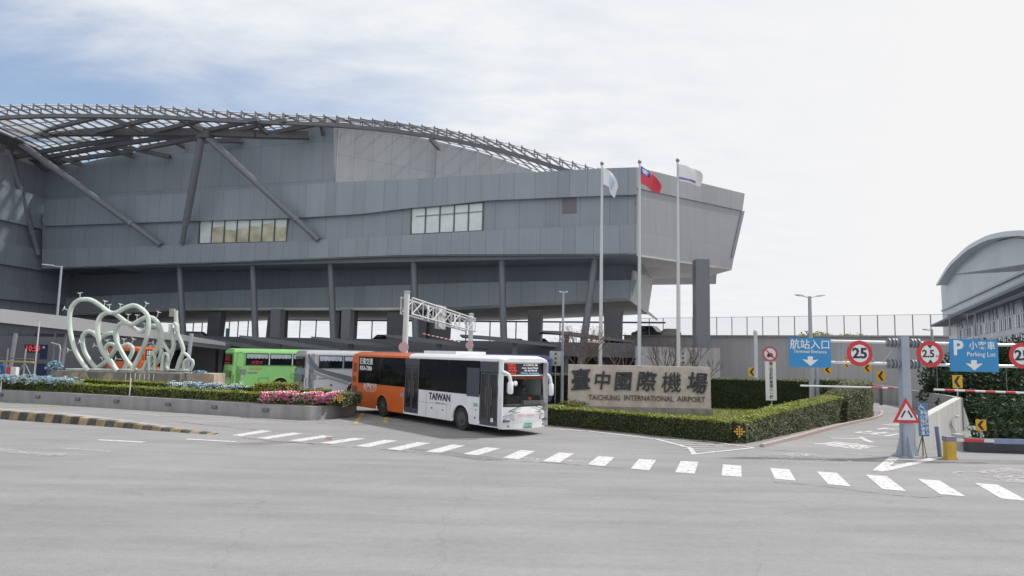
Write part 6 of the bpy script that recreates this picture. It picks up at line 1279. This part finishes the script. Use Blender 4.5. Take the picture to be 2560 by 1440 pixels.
for p, z_, lab in ((A0_, D(1013, 868, 43).z, 'round pinkish sign edge-on at the foot of the left gantry post'), (A1_, D(1168, 863, gyb).z, 'round pinkish sign on the right post of the truss gantry')):
    mb = MB(); c = Vector((p.x-.05, p.y-.25, z_)); mb.lathe([(0, 0), (.33, 0), (.33, .03), (0, .03)], c, 'Y', 20); o = mb.build('round_sign', mat('faded pink', (.60, .40, .42), .6), None, label=lab, cat='road sign')
A, B = D(1053, 833, 48), D(1150, 855, 48); mb = MB()
for i in range(18): a = A+(B-A)*(i/18); b = A+(B-A)*((i+1)/18); mb.tube([a, b], .045, 6, mi=i % 2)
mb.build('striped_bar', [red, sign_white], None, label='red and white striped height bar hanging below the truss gantry', cat='barrier')

# small upright teal banner on the upper deck
c = M.hit(569, 835, -6); mb = MB(); mb.box((c.x, c.y, zd+.1), (.45, .06, 1.9)); mb.build('teal_banner', mat('teal cloth', (.03, .22, .22), .7), None, label='narrow teal banner standing on the upper deck between two dark piers', cat='banner')
# ---------------------------------------------------------------- cars on the upper road
def car(u, v, Y, yaw, col, label, L=4.4, h=1.5, z0=None):
    b = D(u, v, Y); z = b.z if z0 is None else z0; e = empty('parked_car', (b.x, b.y, z), label, 'car', 'cars on the upper road'); e.rotation_euler.z = yaw
    prof = [(-.5, .25), (-.5, .55), (-.46, .62), (-.36, .66), (-.22, 1.0), (.12, 1.0), (.28, .66), (.46, .56), (.5, .42), (.5, .25)]
    mb = MB(); mb.rings([[(x*L, y*(1 if z_ < .7 else .82), z_*h) for x, z_ in prof] for y in (-.85, .85)]); o = mb.build('body', col, None, base=False); o.parent = e
    for s in (-1, 1):
        mb = MB(); mb.prism([(x*L, s*.86*.9, z_*h) for x, z_ in ((-.33, .68), (.22, .68), (.10, .95), (-.2, .95))], (0, s*.01, 0)); o = mb.build('side_window', tint_glass, None, base=False); o.parent = e
        for wx in (-.3, .3): mb = MB(); mb.lathe([(0, .06*s), (.2, .06*s), (.31, .03*s), (.31, -.15*s), (0, -.15*s)], (wx*L, s*.8, .31), 'Y', 16); o = mb.build('wheel', rubber, None, base=False); o.parent = e
    for x_, m in ((.5, lamp_glass), (-.5, tail_red)):
        for s in (-1, 1): mb = MB(); mb.box((x_*L, s*.6, .5*h), (.06, .3, .12)); o = mb.build('headlight' if x_ > 0 else 'tail_light', m, None, base=False); o.parent = e
    return e
dcar = mat('dark car paint', (.03, .035, .045), .25, coat=.5); gcar = mat('grey car paint', (.22, .23, .25), .3, coat=.4)
car(492, 842, 80, radians(5), dcar, 'dark car on the upper road seen right of the heart sculpture', z0=zd-.85)
car(962, 842, 80, radians(12), dcar, 'dark car on the upper road left of the truss gantry', z0=zd-.85, L=4.2, h=1.6)
car(1290, 842, 80, radians(8), dcar, 'dark car on the upper road behind the orange bus front', z0=zd-.85)
car(1348, 842, 80, radians(8), gcar, 'grey car on the upper road between two dark piers', z0=zd-.85, h=1.6)
vc = VW.hit(1626, 838, -3); car(1626, 838, vc.y, VW.d.y and atan2(VW.d.y, VW.d.x), dcar, 'dark van on the upper road above the retaining wall beside the middle flagpole', L=4.0, h=1.9, z0=4.9)
mb = MB(); c = VW.hit(1676, 830, -2.5); mb.rings([[Vector((c.x+x*1.1, c.y+y_, z_)) for x, y_ in ((-s, -.5), (s, -.5), (s, .5), (-s, .5))] for s, z_ in ((1, 4.8), (1, 6.0), (.55, 6.45))]); mb.build('covered_box', mat('tan tarpaulin', (.32, .30, .26), .8), None, label='tan covered box on the upper road between the middle and right flagpoles', cat='box')

# ---------------------------------------------------------------- bare trees behind the name wall
def bare_tree(u, Y, h, spread, label, seed, leafm=None, nl=0, base_z=0):
    rnd = random.Random(seed); b = D(u, 900, Y); b.z = base_z; e = empty('bare_tree', tuple(b), label, 'tree', 'bare trees behind the name wall'); mb = MB(); lm = MB(); tips = []
    def grow(p, d, l, r, lev):
        q = p+d*l; mid = p+d*l*.5+Vector((rnd.uniform(-1, 1), rnd.uniform(-1, 1), 0))*l*.06; mb.tube([p, mid, q], [r, r*.85, r*.65], 5 if lev > 1 else 7, cap=False)
        if lev >= 5: tips.append(q); return
        for _ in range(rnd.choice((2, 3, 3)) if lev < 4 else 3):
            a = Vector((rnd.gauss(0, 1), rnd.gauss(0, 1), rnd.gauss(0, .5))); nd = (d+a.normalized()*spread+Z*.12).normalized(); grow(q, nd, l*rnd.uniform(.6, .85), r*.6, lev+1)
    for _ in range(3): grow(b, Vector((rnd.uniform(-.35, .35), rnd.uniform(-.2, .2), 1)).normalized(), h*.27, .075, 1)
    mb.build('branches', wood, e)
    if leafm:
        for q in tips:
            for _ in range(nl): leaf(lm, q+Vector((rnd.gauss(0, .12), rnd.gauss(0, .12), rnd.gauss(0, .12))), .045, 0, rnd)
        lm.build('leaves', leafm, e)
rl_m = leaf_mat('reddish buds', (.10, .05, .035), (.30, .17, .13))
bare_tree(1462, 41.4, 6.3, .5, 'bare reddish budding tree behind the left end of the name wall', 4, rl_m, 3)
bare_tree(1528, 42.0, 6.0, .55, 'bare tree with reddish tips between the left and middle flagpoles', 9, rl_m, 2)
bare_tree(1675, 42.2, 5.2, .35, 'thin bare upright tree just left of the right flagpole', 12)
bare_tree(1740, 42.2, 4.8, .4, 'small leafless tree behind the right end of the name wall', 21)
# small plants by the name wall
mb = MB(); p = SP.hit(1435, 1014, .35); leafcloud(mb, [(p.x, p.y, p.z+.12, .8, .15, .2)], 260, .07); mb.build('wall_plant', hedge_ym, None, label='small green plant tuft at the lower left of the name wall', cat='plant')

# ---------------------------------------------------------------- dark bushes and garage mouth at the right edge
bx = lambda u, v, Y: D(u, v, Y)
blobs = []
for u, v, Y, rx, rz_ in ((2372, 955, 44, 1.8, 1.5), (2425, 935, 44, 2.2, 1.6), (2480, 925, 43, 2.2, 1.7), (2540, 920, 42, 2.2, 1.9), (2600, 930, 41, 2.4, 2), (2440, 985, 41, 2.2, 1.8), (2500, 985, 40, 2.2, 1.8), (2565, 990, 39, 2.2, 1.9), (2345, 985, 45, 1.2, 1.0), (2460, 1040, 37, 1.6, 1.2), (2540, 1045, 36, 2.0, 1.3), (2640, 1020, 36, 2.4, 2.2), (2500, 1050, 36, 1.5, 1.3), (2500, 1100, 29, .9, .9), (2550, 1105, 28.5, 1.0, .9), (2620, 1110, 28, 1.2, .9), (2540, 1060, 33, 1.5, 1.3), (2465, 1085, 36, 1.1, .9), (2570, 1075, 32, 1.6, 1.0), (2640, 1070, 31, 1.6, 1.2)):
    c = bx(u, v, Y); blobs.append((c.x, c.y, c.z, rx, 1.3, rz_))
e = empty('evergreen_bush', (bx(2480, 1000, 42).x, 42, 0), 'big dark evergreen bush mass spilling over the wall at the right edge', 'bush')
mb = MB(); leafcloud(mb, blobs, 32000, .12); mb.build('foliage', dark_lm, e)
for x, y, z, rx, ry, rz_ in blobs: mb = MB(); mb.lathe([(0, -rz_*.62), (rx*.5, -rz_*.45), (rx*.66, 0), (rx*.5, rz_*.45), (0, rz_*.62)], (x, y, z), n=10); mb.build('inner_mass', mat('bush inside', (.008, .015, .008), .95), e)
for u in (2390, 2470, 2550): p = bx(u, 1000, 42); rod('trunk', (p.x, p.y, -.2), (p.x+.2, p.y, 2.8), .12, .08, wood, e)
dk = mat('garage opening dark', (.055, .06, .07), .85, var=.4, vscale=.5)
a = bx(2405, 1130, 31); a = bx(2432, 1130, 25.0); mb = MB(); mb.prism([(a.x, 25.2, 0), (a.x+9, 24.4, 0), (a.x+9, 24.4, .5), (a.x, 25.2, .5)], (0, .3, 0)); mb.build('garage_dark_strip', dk, None, label='dark low strip standing in for the unlit garage opening behind the barrier arm', cat='wall')  # dark strip put where only the darkness of the descending ramp shows
c = bx(2397, 1130, 25.8); mb = MB(); mb.box((c.x, c.y, .3), (.30, .3, .6)); mb.build('concrete_stub', concrete_light, None, label='short pale concrete stub between the yellow cabinet and the dark strip', cat='post')
# ---------------------------------------------------------------- curved roof building at the right edge
BP = Plane(D(2355, 780, 112), 26.7); eB = empty('terminal_annex', tuple(Vector((BP.p.x, BP.p.y, 0))), 'pale blue-grey building with an arched overhanging roof at the right edge', 'building')
pa = panel_mat('annex cladding', (.36, .41, .45), 6.0, 4.0, seam=.04, tint=.03, irregular=False, dark=.9); pb_ = mat('annex trim', (.30, .34, .40), .5)
inner = [(2350, 716), (2372, 688), (2400, 655), (2440, 626), (2481, 606), (2535, 595), (2575, 598), (2640, 625), (2700, 670)]
mb = MB(); P = poly([(2352, 716)]+inner[1:]+[(2700, 640), (2560, 733), (2371, 804), (2357, 800)], BP, 0); mb.prism(P, -BP.n*-.5 if False else Vector((0, 0, 0))+(-BP.n)*.6, uvf=lambda p: ((Vector(p)-BP.p).dot(BP.d), p[2])); mb.build('upper_wall', pa, eB)
mb = MB(); P = poly([(2357, 795), (2700, 600), (2700, 1000), (2362, 1000)], BP, -1.6); mb.prism(P, -BP.n*.5, uvf=lambda p: ((Vector(p)-BP.p).dot(BP.d), p[2])); mb.build('lower_wall', panel_mat('annex lower cladding', (.40, .43, .47), 3.0, 3.3, seam=.06, tint=.06, irregular=False, dark=.65), eB)
for a, b, w_ in (((2355, 777), (2700, 614), .5), ((2368, 790), (2700, 640), .15)):
    mb = MB(); mb.bar(BP.hit(*a, .1), BP.hit(*b, .1), w_*.6, .25); mb.build('trim_line', pb_, eB)
mb = MB(); mb.bar(BP.hit(2345, 815, -.2), BP.hit(2700, 668, -.2), 2.4, .3); mb.build('eave', mat('dark grey eave', (.16, .17, .19), .7), eB)  # eave strip in one even dark grey
# roof shell
outer = [(2343, 706), (2358, 680), (2373, 658), (2395, 636), (2417, 616), (2442, 601), (2467, 589), (2498, 581), (2529, 577), (2560, 576), (2600, 582), (2660, 610), (2720, 660)]
def arc(px, off): return catmull(poly(px, BP, off), 3)
O_ = arc(outer, 1.2); mb = MB(); k = len(O_)
for i in range(k-1):
    a, b = O_[i], O_[i+1]; s = -BP.n*26; d_ = Z*-.5; mb.idx([a, b, b+s, a+s, a+d_, b+d_, b+d_+s, a+d_+s], [(0, 1, 2, 3), (4, 7, 6, 5), (0, 4, 5, 1), (3, 2, 6, 7)])
mb.build('arched_roof', mat('roof sheet', (.46, .50, .55), .4, var=.04), eB)
In = arc([(u, v+6) for u, v in outer], .9); mb = MB(); 
for a, b in zip(In[:-1], In[1:]): mb.bar(a, b, .25, .28)
mb.build('roof_rib', pb_, eB)
# windows in rows
wm = mat('annex window', (.27, .32, .37), .2, spec=.8); zrow = [BP.hit(2560, y, -1.6).z for y in (762, 800, 850)]
row = 0
for ri, zc in enumerate(zrow):
    for k in range(26):
        s = -4-k*2.2
        if (k+ri) % 4 == 3: continue
        p = Vector((BP.p.x, BP.p.y, zc))+BP.d*s+BP.n*(-1.55)
        mb = MB(); mb.box(p, (1.5, .12, 1.3), rz=atan2(BP.d.y, BP.d.x)); o = mb.build('window', wm, eB); mb = MB(); mb.box(p+BP.n*.08, (.09, .06, 1.3), rz=atan2(BP.d.y, BP.d.x)); mb.build('mullion', sign_white, o)
# kerbed island with yellow and black edge
kl = catmull([G(-300, 1018), G(-120, 1034), G(0, 1047), G(130, 1057), G(260, 1066), G(400, 1078), G(530, 1087)], 6)
mb = MB(); n = len(kl)-1; acc = 0
for i in range(n):
    a, b = kl[i], kl[i+1]; L_ = (b-a).length; m_ = max(1, int(L_/.42))
    for j in range(m_):
        p = a+(b-a)*(j/m_); q = a+(b-a)*((j+1)/m_); f0 = 1-(i+j/m_)/n; f1 = 1-(i+(j+1)/m_)/n; h0 = .03+.30*min(1, f0*2.0); h1_ = .03+.30*min(1, f1*2.0); bk = Vector((.25, 1, 0)).normalized()*.35
        mb.idx([p, q, q+Z*h1_+bk*.2, p+Z*h0+bk*.2, q+Z*h1_+bk, p+Z*h0+bk, q+bk, p+bk], [(0, 1, 2, 3), (3, 2, 4, 5), (5, 4, 6, 7)], acc % 2); acc += 1
mb.build('kerb', [mat('dirty yellow kerb', (.30, .235, .14), .85, stain=.4, var=.4, vscale=2.5), mat('dirty black kerb', (.085, .08, .075), .85, stain=.4, var=.4, vscale=3)], kind='structure', base=False)
bk = [G(-300, 1010), G(0, 1036), G(200, 1050), G(420, 1070), G(540, 1086)]
mb = MB(); k2 = [p+Vector((.07, .27, 0)) for p in kl]; 
for i in range(len(k2)-1): 
    f0 = 1-i/n; f1 = 1-(i+1)/n; g0 = .028+.30*min(1, f0*2); g1 = .028+.30*min(1, f1*2); w0 = Vector((.0, .55*min(1, f0*3)+.05, 0)); w1 = Vector((0, .55*min(1, f1*3)+.05, 0)); mb.idx([k2[i]+Z*g0, k2[i+1]+Z*g1, k2[i+1]+w1+Z*g1, k2[i]+w0+Z*g0, k2[i]+w0, k2[i+1]+w1], [(0, 1, 2, 3), (3, 2, 5, 4)])
mb.build('traffic_island', concrete, kind='structure', base=False)
